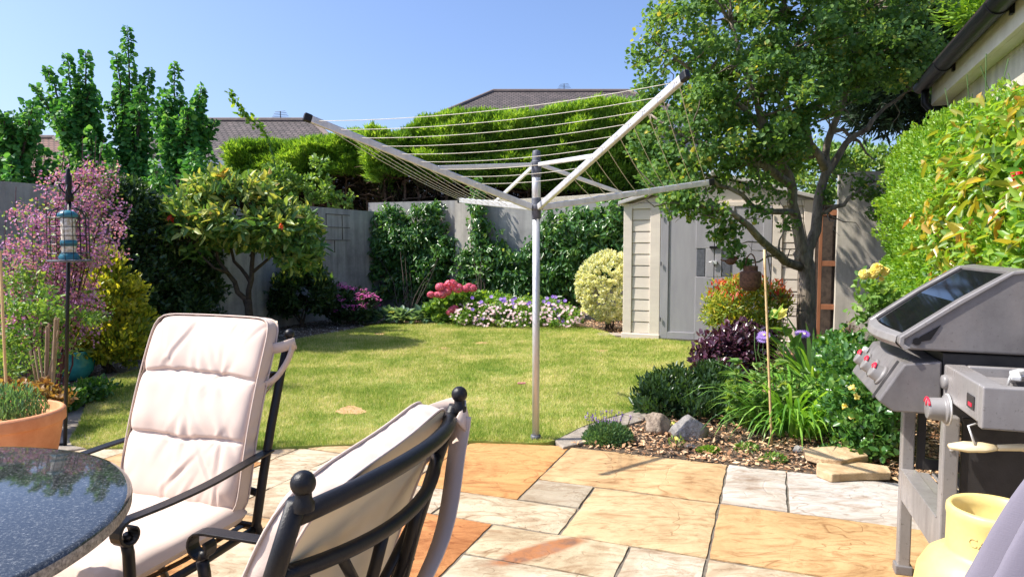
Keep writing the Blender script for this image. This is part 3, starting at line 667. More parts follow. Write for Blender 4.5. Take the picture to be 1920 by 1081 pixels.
for k in (0, 1):
    x0 = PW+.004+k*DW; x1 = x0+DW-.008; d = MB(); ih = x1-.17 if k == 0 else x0+.17
    d.box((x0,.012,.03),(x1,.045,EH-.065))
    if k == 0: rects = [(x0,.03,x0+.1,EH-.065),(x1-.22,.03,x1,.82),(x1-.22,1.17,x1,EH-.065),(x1-.1,.82,x1,1.17),(x0+.1,.03,x1-.22,.12)]
    else: rects = [(x1-.1,.03,x1,EH-.065),(x0,.03,x0+.22,.82),(x0,1.17,x0+.22,EH-.065),(x0,.82,x0+.08,1.17),(x0+.22,.03,x1-.1,.12)]
    for (a, b, c, e_) in rects: d.box((a,-.002-.0005*rects.index((a,b,c,e_)),b),(c,.0125,e_))
    do = d.build('door', M['shed_door'], shed, bevel=.005, world=False)
    hb = MB(); hx = x1-.16 if k == 0 else x0+.14
    hb.box((hx-.05,.002,.83),(hx+.05,.0115,1.16)); hb.build('handle_recess', M['grey_plastic'], do, bevel=.004, world=False)
    for z0 in (.25,.95,1.55): kb = MB(); kb.tube([(x0+.01 if k==0 else x1-.01,-.02,z0),(x0+.01 if k==0 else x1-.01,-.02,z0+.05)],.008); kb.build('hinge', M['grey_plastic'], do, world=False)
lt = MB(); cx = PW+DW; lt.box((cx-.06,-.025,1.17),(cx+.05,-.006,1.2)); lt.build('latch', M['black'], shed, world=False, bevel=.003); lt = MB(); lt.box((cx-.02,-.03,.98),(cx+.03,-.006,1.02)); lt.tube([(cx-.01,-.03,1.0),(cx-.03,-.04,1.01),(cx-.06,-.035,1.0)],.006)
lt.build('padlock', M['alu'], shed, world=False, bevel=.003)
rf = MB(); ov = .06
for s in (0, 1):
    xe = -ov if s == 0 else SW+ov; sl = (RH-EH)/(SW/2); ze = EH - sl*ov
    pr = [(xe,ze),(SW/2,RH),(SW/2,RH+.045),(xe,ze+.045)]
    rf.prism(pr, -.07, SD+.05)
rf.box((SW/2-.06,-.085,RH+.02),(SW/2+.06,SD+.06,RH+.065))
rf.build('roof', M['shed_roof'], shed, bevel=.006, world=False)
pl_ = MB(); pl_.box((-.04,-.05,-.03),(SW+.04,SD,-.002)); pl_.build('base', M['slate_plinth'], shed, world=False)
st = G(1150,629); mb = MB(); mb.box((st[0]-.2,st[1]-.12,-.03),(st[0]+.18,st[1]+.16,.022)); o = mb.build('paving_stone', M['edging'], bevel=.008); tag(o, 'flat stone slab set beside the left corner of the shed', 'paving stone')
# timber frame leaning in the gap right of the shed
e = empty('timber_frame', (3.56,7.83,0), 'red brown timber frame standing in the dark gap beside the shed', 'frame', srz)
mb = MB()
for x in (0,.2): mb.box((x-.018,-.01,0),(x+.018,.02,1.62))
for z in (.5,1.0,1.58): mb.box((.019,-.008,z-.03),(.181,.018,z+.03))
mb.build('frame', M['wood_red'], e, bevel=.003, world=False)
mb = MB(); mb.box((-.1,.08,0),(.34,.1,1.68)); mb.build('gap_shade_board', M['bark_dark'], e, world=False)  # dark board added to stand for the shade in the gap

# ================================================================== GARAGE (right)
gz = 2.75; GP = P(1735,165,6.63)[:2]; gl = 6.4
gar = empty('outbuilding', (GP[0], GP[1], 0), 'rendered outbuilding with black gutter above the hedge', 'building', math.atan2(-E2[1], -E2[0]))
# local x: towards camera, local y: to the right(+)
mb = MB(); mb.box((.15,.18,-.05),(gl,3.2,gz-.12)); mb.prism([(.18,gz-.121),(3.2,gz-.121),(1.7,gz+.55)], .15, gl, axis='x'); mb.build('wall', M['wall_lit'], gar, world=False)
mb = MB(); mb.box((.02,.05,gz-.2),(gl,.085,gz-.01)); mb.box((.02,.086,gz-.2),(gl,.179,gz-.185)); mb.box((.02,.05,gz-.21),(.05,.3,gz-.0)); mb.build('fascia', M['fascia'], gar, bevel=.003, world=False)
mb = MB()
n = 14; prof = [(-.0+ -.058*math.sin(math.pi*i/n)*1.0 - 0.0, 0) for i in range(n+1)]
arc = [(-.035-.07*math.cos(math.pi*i/n)*1.0, gz-.012-.07*math.sin(math.pi*i/n)) for i in range(n+1)]
inner = [(-.035-.064*math.cos(math.pi*i/n)*1.0, gz-.012-.064*math.sin(math.pi*i/n)) for i in range(n, -1, -1)]
for i in range(n):
    mb.prism([arc[i],arc[i+1],inner[n-i-1],inner[n-i]], 0, gl, axis='x')
mb.prism(arc, -.012, .0, axis='x'); mb.build('gutter', M['gutter'], gar, smooth=False, world=False)
for x in (.9,2.4,3.9):
    mb = MB()
    for i in range(n):
        a1_ = (-.035-.078*math.cos(math.pi*i/n), gz-.012-.078*math.sin(math.pi*i/n)); a2_ = (-.035-.078*math.cos(math.pi*(i+1)/n), gz-.012-.078*math.sin(math.pi*(i+1)/n))
        mb.prism([a1_, a2_, (-.035-.0705*math.cos(math.pi*(i+1)/n), gz-.012-.0705*math.sin(math.pi*(i+1)/n)), (-.035-.0705*math.cos(math.pi*i/n), gz-.012-.0705*math.sin(math.pi*i/n))], x, x+.05, axis='x')
    mb.box((x,.03,gz-.09),(x+.05,.0495,gz-.01)); mb.build('gutter_bracket', M['gutter'], gar, world=False)
mb = MB(); mb.tube([(.12,-.02,gz-.06),(.12,-.02,gz-.2),(.13,.09,gz-.34),(.13,.11,gz-.5),(.13,.11,.05)],.034,12); mb.build('downpipe', M['gutter'], gar, smooth=True, world=False)
def uvroof(mb_name, quads, mat, parent, local=False):
    V, F_, uv = [], [], []
    for q in quads:
        q = [Vector(p) for p in q]; b = len(V); V += [tuple(p) for p in q]; F_.append(tuple(range(b, b+len(q))))
        u = (q[1]-q[0]).normalized(); nn = u.cross(q[2]-q[0]).normalized(); v = nn.cross(u)
        uv += [((p-q[0]).dot(u), (p-q[0]).dot(v)) for p in q]
    L = (0,0,0) if local else parent.location; me = bpy.data.meshes.new(mb_name); me.from_pydata([(v[0]-L[0], v[1]-L[1], v[2]-L[2]) for v in V], [], F_)
    l = me.uv_layers.new(name='UVMap'); l.data.foreach_set('uv', [c for t in uv for c in t])
    o = finish(mb_name, me, mat, parent); sm = o.modifiers.new('s', 'SOLIDIFY'); sm.thickness = .08; sm.offset = -1; return o
def gw(x, y, z): return (x, y, z)
uvroof('roof', [[gw(gl,-.01,gz+.02),gw(.0,-.01,gz+.02),gw(.0,1.7,gz+.62),gw(gl,1.7,gz+.62)],[gw(0,3.4,gz+.02),gw(gl,3.4,gz+.02),gw(gl,1.7,gz+.62),gw(0,1.7,gz+.62)]], M['tiles_brown'], gar, True)

# ================================================================== HOUSES BEHIND
def house(name, label, Y, x0, x1, eave, rid_l, rid_r, ridz, depth, tiles, wallc, hip_l=True, windows=(), chim=None):
    X0, X1 = (x0-960)/F*Y, (x1-960)/F*Y; RL, RR = (rid_l-960)/F*(Y+depth/2), (rid_r-960)/F*(Y+depth/2)
    e = empty(name, (X0, Y, 0), label, 'house')
    mb = MB(); mb.box((X0+.35,Y+.35,-.05),(X1-.35,Y+depth-.35,eave-.02)); mb.build('wall', wallc, e)
    a,b,c,d = (X0,Y,eave),(X1,Y,eave),(X1,Y+depth,eave),(X0,Y+depth,eave); r0,r1 = (RL,Y+depth/2,ridz),(RR,Y+depth/2,ridz)
    uvroof('roof', [[a,b,r1,r0],[b,c,r1],[c,d,r0,r1],[d,a,r0]], tiles, e)
    mb = MB(); mb.box((X0,Y-.03,eave-.24),(X1,Y-.002,eave+.0)); mb.box((X0,Y,eave-.24),(X1,Y+.36,eave-.21)); mb.build('fascia', M['white_pvc'], e)
    mb = MB(); mb.tube([r0,r1],.09,8); mb.tube([r1,b],.08,8); mb.tube([r0,a],.08,8); mb.build('ridge_tiles', M['tileridge'], e)
    for (wx, wz, ww, wh) in windows:
        XX = (wx-960)/F*Y; f = MB(); y = Y+.35
        for q in ((XX-ww/2,wz-wh/2,XX+ww/2,wz-wh/2+.08),(XX-ww/2,wz+wh/2-.08,XX+ww/2,wz+wh/2),(XX-ww/2,wz-wh/2+.08,XX-ww/2+.08,wz+wh/2-.08),(XX+ww/2-.08,wz-wh/2+.08,XX+ww/2,wz+wh/2-.08),(XX-.04,wz-wh/2+.08,XX+.04,wz+wh/2-.08)):
            f.box((q[0],y-.06,q[1]),(q[2],y-.001,q[3]))
        fo = f.build('window', M['white_pvc'], e); g = MB(); g.box((XX-ww/2+.02,y-.03,wz-wh/2+.02),(XX+ww/2-.02,y-.02,wz+wh/2-.02)); g.build('pane', M['win'], fo)
    if chim:
        cx, cz = chim; XX = (cx-960)/F*(Y+depth/2); c_ = MB()
        c_.tube([(XX,Y+depth/2,cz),(XX,Y+depth/2,cz+.28)],.015,6)
        for k in range(4): c_.tube([(XX-.25+.03*k,Y+depth/2-.02,cz+.1+k*.05),(XX+.25-.03*k,Y+depth/2-.02,cz+.13+k*.05)],.007,4)
        c_.build('aerial', M['grey_plastic'], e)
    return e
M['tileridge'] = pmat('ridge_tile', (.13,.1,.09), (.18,.14,.125), 6, .85, .2, 40)
M['housewall'] = pmat('house_render', (.34,.33,.33), (.42,.41,.4), 3, .85, .2, 40)
M['housewhite'] = pmat('white_render', (.66,.65,.64), (.75,.74,.72), 3, .85, .2, 40)
house('bungalow', 'brown tiled bungalow with white fascia behind the round leaved trees', 18, 225, 668, 3.42, 352, 590, 4.95, 5.5, M['tiles_brown'], M['housewall'], windows=((300,2.6,1.3,1.0),(420,2.55,1.6,1.0),(520,2.55,1.4,1.0)), chim=(532,4.95))
house('bungalow', 'red tiled house with white gable at the far left', 19, -160, 228, 3.1, -40, 112, 4.55, 5, M['tiles_red'], M['housewhite'], windows=((95,2.2,1.2,1.2),(205,2.2,.7,1.2)))
house('bungalow', 'brown tiled roof showing above the tall conifer hedge', 23, 790, 1330, 5.3, 925, 1175, 6.98, 6, M['tiles_brown'], M['housewall'], chim=(1056,6.98))

# ================================================================== TREES AND HEDGES
def surf_sprays(name, mat, parent, fn_list, n, L, W, upw=.55, rand=.45, kind=4):
    """fn_list: list of (weight, function(m)->(pos,normal))"""
    w = np.array([f[0] for f in fn_list], float); w /= w.sum(); PP, NN = [], []
    for wi, (_, f) in zip(w, fn_list):
        p, nn = f(int(n*wi)); PP.append(p); NN.append(nn)
    p = np.concatenate(PP); nn = np.concatenate(NN)
    # lumpy displacement
    lump = np.array([noise.fractal(Vector((a*1.8, b*1.8, c*3.6)), .8, 2.0, 4) for a, b, c in p])
    p = p + nn*(lump*np.where(nn[:,2]>.7,.12,.26))[:, None]
    m = len(p); dirs = nrm(nn + np.array([0,0,upw]) + rdir(m)*rand)
    r = np.clip(.5 + lump*.5 + (rs.rand(m)-.5)*.8, 0, 1)
    Ls = L*(.5+rs.rand(m)); 
    p = p - nn*(rs.rand(m)**1.5*.22)[:, None]
    V, F_, rr = leaves(p, dirs, nrm(rdir(m)+nn*.4), Ls, Ls*W, r, kind, .05, .1)
    return np_mesh(name, V, F_, mat, parent, rr)
def box_faces(x0, x1, y0, y1, zb, zt_fn, zb_fn=None):
    def front(m):
        x = rs.uniform(x0, x1, m); zt = zt_fn(x); zl = zb_fn(x) if zb_fn else np.full(m, zb); z = zl + (zt-zl)*rs.rand(m)**.85
        rnd_ = ((z-zl)/(zt-zl)); y = y0 + .35*np.clip(rnd_-.75, 0, 1)**1.5*4*.3
        return np.stack([x, y, z], 1), nrm(np.stack([np.zeros(m), -np.ones(m), .2+.9*np.clip(rnd_-.6,0,1)*2], 1))
    def top(m):
        x = rs.uniform(x0, x1, m); y = rs.uniform(y0+.08, y1, m); return np.stack([x, y, zt_fn(x)+.02*rs.rand(m)], 1), np.tile(np.array([[0,-.25,1.]]), (m,1))/1.03
    def side(m, X, s):
        y = rs.uniform(y0, y1, m); zt = zt_fn(np.full(m, X)); z = zb + (zt-zb)*rs.rand(m)
        return np.stack([np.full(m, X), y, z], 1), np.tile(np.array([[s,-.2,.2]]), (m,1))
    A = (x1-x0)
    return [(A*1.6, front), (A*.9*(y1-y0), top), (.8*(y1-y0), lambda m: side(m, x0, -1.)), (.8*(y1-y0), lambda m: side(m, x1, 1.))]
def hedge(label, px0, px1, Y, depth, prof, zb, n, botf=None):
    X0, X1 = (px0-960)/F*Y, (px1-960)/F*Y
    xs = np.array([(p[0]-960)/F*Y for p in prof]); zs = np.array([CAMH+(458-p[1])/F*Y for p in prof]) - .13
    zt = lambda x: np.interp(x, xs, zs)
    e = empty('conifer_hedge', ((X0+X1)/2, Y+depth/2, 0), label, 'hedge', group='cypress hedge behind the back wall')
    surf_sprays('foliage', M['l_conifer'], e, box_faces(X0, X1, Y, Y+depth, zb, zt, botf), int(n*1.7), .105, .2, upw=.3, rand=.7)
    def inner(m):
        x = rs.uniform(X0+.1, X1-.1, m); zt_ = zt(x)-.3; z = 1.2+(zt_-1.2)*rs.rand(m); return np.stack([x, Y+.55+.35*rs.rand(m)+.25*np.sin(x*5)*np.sin(z*6), z],1), np.tile(np.array([[0,-1.,.2]]),(m,1))
    surf_sprays('dead_twigs', M['l_deadtwig'], e, [(1, inner)], int(n*.55), .2, .16, .3, .9)
    mb = MB(); k = int((X1-X0)/.42)
    for i in range(k+1):
        x = X0+.2+(X1-X0-.4)*i/max(1,k); top = float(zt(x))-.35
        mb.tube(wobble([(x,Y+.45,0),(x+rs.uniform(-.1,.1),Y+.5,1.6),(x+rs.uniform(-.2,.2),Y+.55,top)],.06,3), lerp_r(.055,.015,7), 6)
        for j in range(16):
            z = rs.uniform(1.7, top); a = rs.uniform(0, 6.28); L_ = rs.uniform(.25,.6)
            mb.tube(wobble([(x,Y+.5,z),(x+math.cos(a)*L_*.6,Y+.5-abs(math.sin(a))*L_*.5,z+.03),(x+math.cos(a)*L_,Y+.5-abs(math.sin(a))*L_*.8,z+rs.uniform(-.05,.2))],.06,2), lerp_r(.014,.003,5), 4, cap=False)
    mb.build('trunk', M['deadtwig'], e)
    return e
hedge('lower clipped cypress hedge left of the bright main hedge', 432, 735, 13.6, 1.3, [(425,262),(470,252),(520,258),(560,252),(620,247),(680,240),(735,248)], 2.15, 34000,
      lambda x: np.interp(x, [(p-960)/F*13.6 for p in (432,560,620,735)], [2.1,2.25,2.6,2.65]))
hedge('tall bright green cypress hedge directly behind the back wall', 690, 1230, 13.0, 1.7, [(690,236),(740,242),(790,215),(850,203),(930,196),(1000,203),(1060,190),(1130,185),(1230,182)], 2.45, 62000,
      lambda x: np.interp(x, [(p-960)/F*13.0 for p in (690,760,880,1100,1230)], [2.6,2.55,2.35,2.2,2.1]))

# twig tangle helper
def branch_to(mb, nodes, target, r0=.012, r1=.003, sag=.05, n=5):
    t = np.array(target); best = min(nodes, key=lambda q: np.linalg.norm(q[0]-t) + (1.5 if q[0][2] > t[2]+.1 else 0))
    a = best[0]; mid = (a+t)/2 + np.array([rs.uniform(-.08,.08), rs.uniform(-.08,.08), -sag*rs.rand()])
    path = wobble([a, mid, t], .04, 2); mb.tube(path, lerp_r(min(r0, best[1]*.8), r1, len(path)), n, cap=False)
    return path
def limb(mb, nodes, pts, ra, rb, n=8, amt=.05, sub=3):
    path = wobble(pts, amt, sub); rr = lerp_r(ra, rb, len(path)); mb.tube(path, rr, n)
    for p, r in zip(path, rr): nodes.append((np.array(p), r))
    return path

# --- upright round-leaved trees beyond the left wall
def poplar(base, tips, Y, label, fullness=1.0, top_low=300):
    b = P(base[0], 458, Y); b[2] = 0
    e = empty('round_leaved_tree', b, label, 'tree', group='upright round leaved trees beyond the left wall')
    mb = MB(); nodes = []
    fork = P(base[0], base[1], Y)
    limb(mb, nodes, [b, fork*.5+b*.5+np.array([.03,0,0]), fork], .06, .045)
    PP, OO, AX = [], [], []
    def dress(path, f0, dens, low):
        path = np.array(path); ln = np.linalg.norm(np.diff(path, axis=0), axis=1).sum(); m = max(8, int(ln*dens*1.9)); t_ = np.linspace(f0, 1, m)*(len(path)-1)
        q = np.stack([np.interp(t_, range(len(path)), path[:, k]) for k in range(3)], 1); a = np.arange(m)*2.4 + rs.rand(m)*.8
        R = (.05*(1-np.linspace(0,1,m)**2)+.012)*fullness*low; d = np.stack([np.cos(a), np.sin(a), rs.uniform(-.5,.5,m)], 1); PP.append(q + d*R[:,None]*(.5+rs.rand(m,1))); AX.append(d + np.array([0,0,-.15]))
    for (tx_, ty_) in tips:
        yy = Y + rs.uniform(-.35,.35); tip = P(tx_, ty_, yy); mid = fork*.45+tip*.55; mid[0] = fork[0]*.4+tip[0]*.6
        path = limb(mb, nodes, [fork, mid, tip], .028, .004, 6, .03, 5)
        dress(path, .12, 90, 1.3)
        for k in range(int(7*fullness)):
            f = rs.uniform(.0,.6); q = path[int(f*(len(path)-1))]; l_ = (1.2-f)*rs.uniform(.3,.7); sx_ = rs.uniform(-.2,.2)*(1.1-f); sy_ = rs.uniform(-.2,.2)*(1.1-f)
            t_ = q + np.array([sx_, sy_, l_]); mb_path = wobble([q, q+np.array([sx_*.75, sy_*.75, l_*.45]), t_], .02, 3); mb.tube(mb_path, lerp_r(.009,.003,len(mb_path)), 4, cap=False); dress(mb_path, .05, 75, 1.)
    for k in range(26):
        q = np.array([b[0]+rs.uniform(-.5,.5)*fullness, b[1]+rs.uniform(-.4,.4), fork[2]-rs.uniform(.0,.9)]); f0 = b*.5+fork*.5; t_ = q + np.array([rs.uniform(-.15,.15), rs.uniform(-.15,.15), rs.uniform(.3,.6)])
        mb_path = wobble([np.array([f0[0],f0[1],q[2]-.2]), q, t_], .02, 3); mb.tube(mb_path, lerp_r(.01,.003,len(mb_path)), 4, cap=False); dress(mb_path, .3, 75, 1.1)
    p = np.concatenate(PP); ax = nrm(np.concatenate(AX)); n = len(p); ax = nrm(ax + rdir(n)*.45); L_ = .074*(.5+.7*rs.rand(n))
    V, F_, rr = leaves(p, ax, nrm(rdir(n)*.8+np.array([0,-.2,.5])), L_, L_*.95, rs.rand(n), 6, .12, .25, .42)
    np_mesh('crown', V, F_, M['l_poplar'], e, rr); mb.build('trunk', M['bark_dark'], e, smooth=True)
poplar((30,320), [(5,212),(37,222),(62,192),(-30,230)], 9.0, 'leftmost of the upright trees, small and cut by the photo edge', .9)
poplar((165,310), [(65,160),(88,125),(122,102),(160,97),(100,215),(180,170)], 9.6, 'upright tree with four leafy shoots behind the mauve flower haze')
poplar((252,330), [(217,100),(239,52),(280,128),(205,190),(262,160)], 9.9, 'tallest upright tree with one pointed shoot rising highest against the sky', .95)
poplar((335,330), [(327,120),(377,162),(404,226),(300,190),(355,200)], 9.4, 'rounded upright tree in front of the brown bungalow roof', 1.15)

# --- wispy shoots above the hedge
def shoot(pts, Y, label, mat='l_fresh', L=.05, n=90, r=.07, stem='greenstem', name='wispy_shoot'):
    path = [P(x, y, Y) for x, y in pts]; b = np.array(path[0]); e = empty(name, b, label, 'plant')
    path = catmull(path, 6); mb = MB(); mb.tube(path, lerp_r(.01,.003,len(path)), 5); mb.build('stem', M[stem], e)
    i = rs.randint(0, len(path), n); p = np.array(path)[i] + rdir(n)*r*rs.rand(n,1); leafcloud('foliage', M[mat], e, p, rdir(n), L, L*.55)
shoot([(520,330),(500,255),(470,225),(450,205),(432,175)], 12.6, 'thin pale green shoot arching above the bungalow roof', 'l_hedge', .1, 150, .1)

# --- hawthorn
TB = np.array([3.08,7.0,0]); e = empty('garden_tree', TB, 'large gnarled tree with dense small leaves in front of the shed', 'tree')
mb = MB(); nodes = []
def Q(px, py, Y): return P(px, py, Y)
tr = limb(mb, nodes, [TB, TB+np.array([-.03,0,.5]), Q(1512,500,7.0), Q(1500,470,7.0)], .1, .078, 12, .015)
l1 = limb(mb, nodes, [Q(1503,490,7.0), Q(1492,400,6.95), Q(1478,330,6.85), Q(1440,250,6.7), Q(1400,150,6.6), Q(1370,40,6.6)], .062, .018, 10)
l2 = limb(mb, nodes, [Q(1512,500,7.0), Q(1530,400,7.1), Q(1548,320,7.2), Q(1560,240,7.25), Q(1600,130,7.3), Q(1620,20,7.3)], .06, .018, 10)
l3 = limb(mb, nodes, [Q(1545,330,7.2), Q(1590,270,7.2), Q(1640,225,7.2), Q(1700,170,7.3)], .045, .012, 8)
l4 = limb(mb, nodes, [Q(1502,500,7.0), Q(1460,480,6.6), Q(1420,440,6.2), Q(1370,400,6.0), Q(1310,385,5.9), Q(1252,380,5.9)], .05, .008, 8, .03)
l5 = limb(mb, nodes, [Q(1480,345,6.85), Q(1430,310,6.6), Q(1370,290,6.5), Q(1290,260,6.4), Q(1220,215,6.5)], .045, .01, 8)
l6 = limb(mb, nodes, [Q(1440,250,6.7), Q(1370,190,6.6), Q(1290,130,6.6), Q(1230,80,6.7)], .035, .01, 7)
l7 = limb(mb, nodes, [Q(1548,320,7.2), Q(1510,240,7.0), Q(1480,140,6.9), Q(1470,20,6.9), Q(1465,-60,6.9)], .045, .012, 7)
l8 = limb(mb, nodes, [Q(1492,400,6.95), Q(1440,400,6.7), Q(1390,370,6.5), Q(1330,330,6.4), Q(1270,330,6.3)], .035, .008, 7)
l9 = limb(mb, nodes, [Q(1530,400,7.1), Q(1580,385,7.0), Q(1620,350,7.0), Q(1650,340,7.0)], .03, .006, 6)
l10 = limb(mb, nodes, [Q(1560,240,7.25), Q(1590,250,7.3), Q(1640,300,7.4)], .03, .006, 6)
blobs = [ebl(1300,110,6.7,105,110,.9), ebl(1420,60,6.8,150,120,.8), ebl(1560,40,6.9,150,110,.7), ebl(1400,200,6.7,130,90,.9), ebl(1290,230,6.5,85,80,.7),
         ebl(1660,90,6.9,110,90,.6), ebl(1500,170,6.8,110,70,.6), ebl(1440,-80,6.8,180,110,.9), ebl(1340,300,6.5,110,50,.6), ebl(1250,300,6.4,60,38,.4),
         ebl(1470,290,6.8,100,45,.6), ebl(1560,-90,6.9,170,100,.8), ebl(1700,150,7.3,50,30,.5), ebl(1590,140,7.3,60,36,.6), ebl(1650,10,7.4,90,60,.7)]
p, out, cl, cr = clump_pts(blobs, 520, 88, .155, .8, 1.0, .75, .5)
extra = []
for (x, y, Y, n_, r_) in [(1262,378,5.9,260,.13),(1300,385,5.9,240,.12),(1340,398,6.0,240,.12),(1280,350,6.0,260,.14),(1230,330,6.2,260,.15),(1370,430,6.1,150,.1),(1420,392,6.5,130,.12),(1375,470,6.1,120,.09),(1410,340,6.5,160,.15),(1455,360,6.7,120,.14),(1480,420,6.6,70,.1),(1345,440,6.1,110,.08),(1395,495,6.1,50,.06),(1620,352,7.0,140,.12),(1650,370,7.0,160,.12),(1590,330,7.1,60,.14),(1550,370,7.1,90,.1),(1640,400,7.0,60,.08),(1205,270,6.5,260,.15),(1215,180,6.6,240,.15),(1205,110,6.7,220,.15),(1245,30,6.8,260,.18)]:
    c = P(x, y, Y); d = rdir(n_)*rs.rand(n_,1)**.5*r_*1.25; extra.append(c+d); cl = np.vstack([cl, c])
ex_ = np.concatenate(extra); p = np.concatenate([p, ex_]); out = np.concatenate([out, rdir(len(ex_))]); cr = np.concatenate([cr, rs.rand(len(ex_))])
leafcloud('crown', M['l_hawthorn'], e, p, out, .046, .031, 6, .5, .1, .8, .15, .12, cr*.9, tipw=.42)
for c in cl[::2]: branch_to(mb, nodes, c, .014, .003)
for k in range(60):
    q = nodes[rs.randint(20, len(nodes))][0]; t = q + rdir(1)[0]*rs.uniform(.2,.6); mb.tube(wobble([q,(q+t)/2,t],.08,2), lerp_r(.008,.002,5), 4, cap=False)
mb.build('trunk', M['bark'], e, smooth=True)

# --- dark conifer behind the outbuilding and brighter one beyond
def conifer(c, label, blobs, mat, n, L=.16, name='conifer_tree'):
    e = empty(name, (c[0], c[1], 0), label, 'tree')
    p, out, cl, cr = clump_pts(blobs, n//30, 30, .2, .5, .5)
    m = len(p); dirs = nrm(out+np.array([0,0,.4])+rdir(m)*.4); Ls = L*(.6+.8*rs.rand(m)); V, F_, rr = leaves(p, dirs, rdir(m), Ls, Ls*.22, np.clip(.5*cr+.5*rs.rand(m),0,1), 4, .05, .1)
    np_mesh('crown', V, F_, M[mat], e, rr); mb = MB(); top = max(b[2] for b in blobs); mb.tube(wobble([(c[0],c[1],0),(c[0],c[1],top*.5),(c[0]+.05,c[1],top)],.05,3), lerp_r(.14,.03,7), 8); mb.build('trunk', M['bark'], e)
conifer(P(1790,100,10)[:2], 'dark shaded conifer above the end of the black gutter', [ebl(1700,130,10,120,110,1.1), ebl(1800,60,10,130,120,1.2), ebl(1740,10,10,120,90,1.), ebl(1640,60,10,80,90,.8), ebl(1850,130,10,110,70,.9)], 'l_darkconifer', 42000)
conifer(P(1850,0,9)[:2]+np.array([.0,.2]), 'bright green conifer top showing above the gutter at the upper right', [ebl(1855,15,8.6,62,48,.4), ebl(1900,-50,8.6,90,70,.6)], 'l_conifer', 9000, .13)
# far greenery seen through the tree
e = empty('distant_shrub', P(1620,458,13)*np.array([1,1,0]), 'leafy green bush beyond the cream wall behind the tree', 'bush')
p, out, cl, cr = clump_pts([ebl(1560,330,13,110,55,.9), ebl(1640,320,13,60,50,.8), ebl(1500,320,13,90,60,.9), ebl(1700,330,13,70,60,.9)], 160, 60, .22, .5, .5)
leafcloud('foliage', M['l_fresh'], e, p, out, .09, .05); mb = MB(); b = P(1600,458,13); mb.tube([(b[0],13,0),(b[0]+.1,13,1.5),(b[0],13,2.3)],[.08,.06,.02]); mb.build('stem', M['bark'], e)

# --- right hand hedge along the outbuilding (thing) and its climber
he = empty('privet_hedge', (3.3,5.4,0), 'bright lime green clipped hedge along the outbuilding wall', 'hedge')
def hpt(t, q, z): # t along towards camera from far end, q out from wall towards garden
    x = GP[0]-E2[0]*t-E1[0]*q+E1[0]*.17; y = GP[1]-E2[1]*t-E1[1]*q+E1[1]*.17; return np.stack([x+0*z, y+0*z, z], -1)
def ztop(t): return np.interp(t, [.6,1.5,1.93,3.6,4.6,5.4], [2.1,2.22,2.18,1.94,1.76,1.68])
def depthq(t, z):
    r = z/ztop(t); return (.5*np.clip(1-((r-.6)/.48)**4, .1, 1))*np.clip((t-.55)/.3,.15,1)**.5+.1
def h_front(m):
    t = rs.uniform(.6, 5.2, m); z = ztop(t)*(.12+.88*rs.rand(m)); p = hpt(t, depthq(t,z), z); r = z/ztop(t); nn = np.tile(np.array([[-E1[0],-E1[1],.3]]), (m,1)); return p, nrm(nn + np.stack([np.zeros(m), np.clip(1.1-t,0,1)*1.2, np.clip(r-.8,0,1)*5],1))
def h_top(m):
    t = rs.uniform(.65, 5.2, m); q = rs.uniform(0,.5,m); z = ztop(t)+.04*np.sin(t*3.1)-.22*(q/.5)**2; return hpt(t,q,z), np.tile(np.array([[0,0,1.]]),(m,1))
def h_end(m):
    q = rs.uniform(0,.5,m); z = rs.uniform(.3,2.05,m); return hpt(np.full(m,.62),q,z), np.tile(np.array([[-.2,1.,.1]]),(m,1))
fl = [(6,h_front),(2,h_top),(1,h_end)]
w = np.array([6,2,1.])/9; PP, NN = [], []
for wi, (_, f) in zip(w, fl): a_, b_ = f(int(125000*wi)); PP.append(a_); NN.append(b_)
p = np.concatenate(PP); nn = nrm(np.concatenate(NN)); lump = np.array([noise.fractal(Vector((a*2.6,b*2.6,c*3)),.8,2.,3) for a,b,c in p])
p = p + nn*(lump*.16 - rs.rand(len(p))**2*.2)[:,None]
leafcloud('foliage', M['l_hedge'], he, p, nn, .032, .0135, 6, .7, .35, .6, .1, .12, np.clip(.5+lump*.6,0,1))
mb = MB()
for t in np.arange(.8,5.2,.35):
    a = hpt(t,.25,np.array(0.)); b = hpt(t+.05,.2,np.array(1.7)); mb.tube(wobble([a,(a+b)/2,b],.05,2), lerp_r(.025,.008,5), 6)
mb.build('stem', M['bark'], he)
ce = empty('climbing_shrub', hpt(4.2,.35,np.array(0.)), 'climber with large yellow, orange and green leaves at the right end of the hedge', 'climber')
def reg(n):
    t = rs.uniform(1.6,5.1,n); z = ztop(t)*rs.uniform(.42,1.02,n); pr = np.clip((t-2.3)/1.5,0,1)**1.6*.9+.01; pr *= np.array([np.clip(.75+1.6*noise.noise(Vector((a*2.2,b*2.6,4))),.05,1.3) for a,b in zip(t,z)]); ok = rs.rand(n) < pr; return t[ok], z[ok]
t, z = reg(560); q = depthq(t,z)+.06; p0 = hpt(t,q,z); k = 5; p = np.repeat(p0,k,0)+rdir(len(p0)*k)*.04
nn = np.tile(np.array([[-E1[0],-E1[1],.2]]),(len(p),1)); leafcloud('foliage', M['l_climber'], ce, p, nn, .085, .033, 6, .45, -.25, .75, .35, .2, np.repeat(rs.rand(len(p0)),k), .35, .34)
t, z = reg(1000); q = depthq(t,z)+.05; p0 = hpt(t,q,z); p = np.repeat(p0,6,0)+rdir(len(p0)*6)*.06; nn = np.tile(np.array([[-E1[0],-E1[1],.2]]),(len(p),1))
leafcloud('young_foliage', M['l_hedge'], ce, p, nn, .048, .022, 6, .5, .1, .7, .2)
mb = MB()
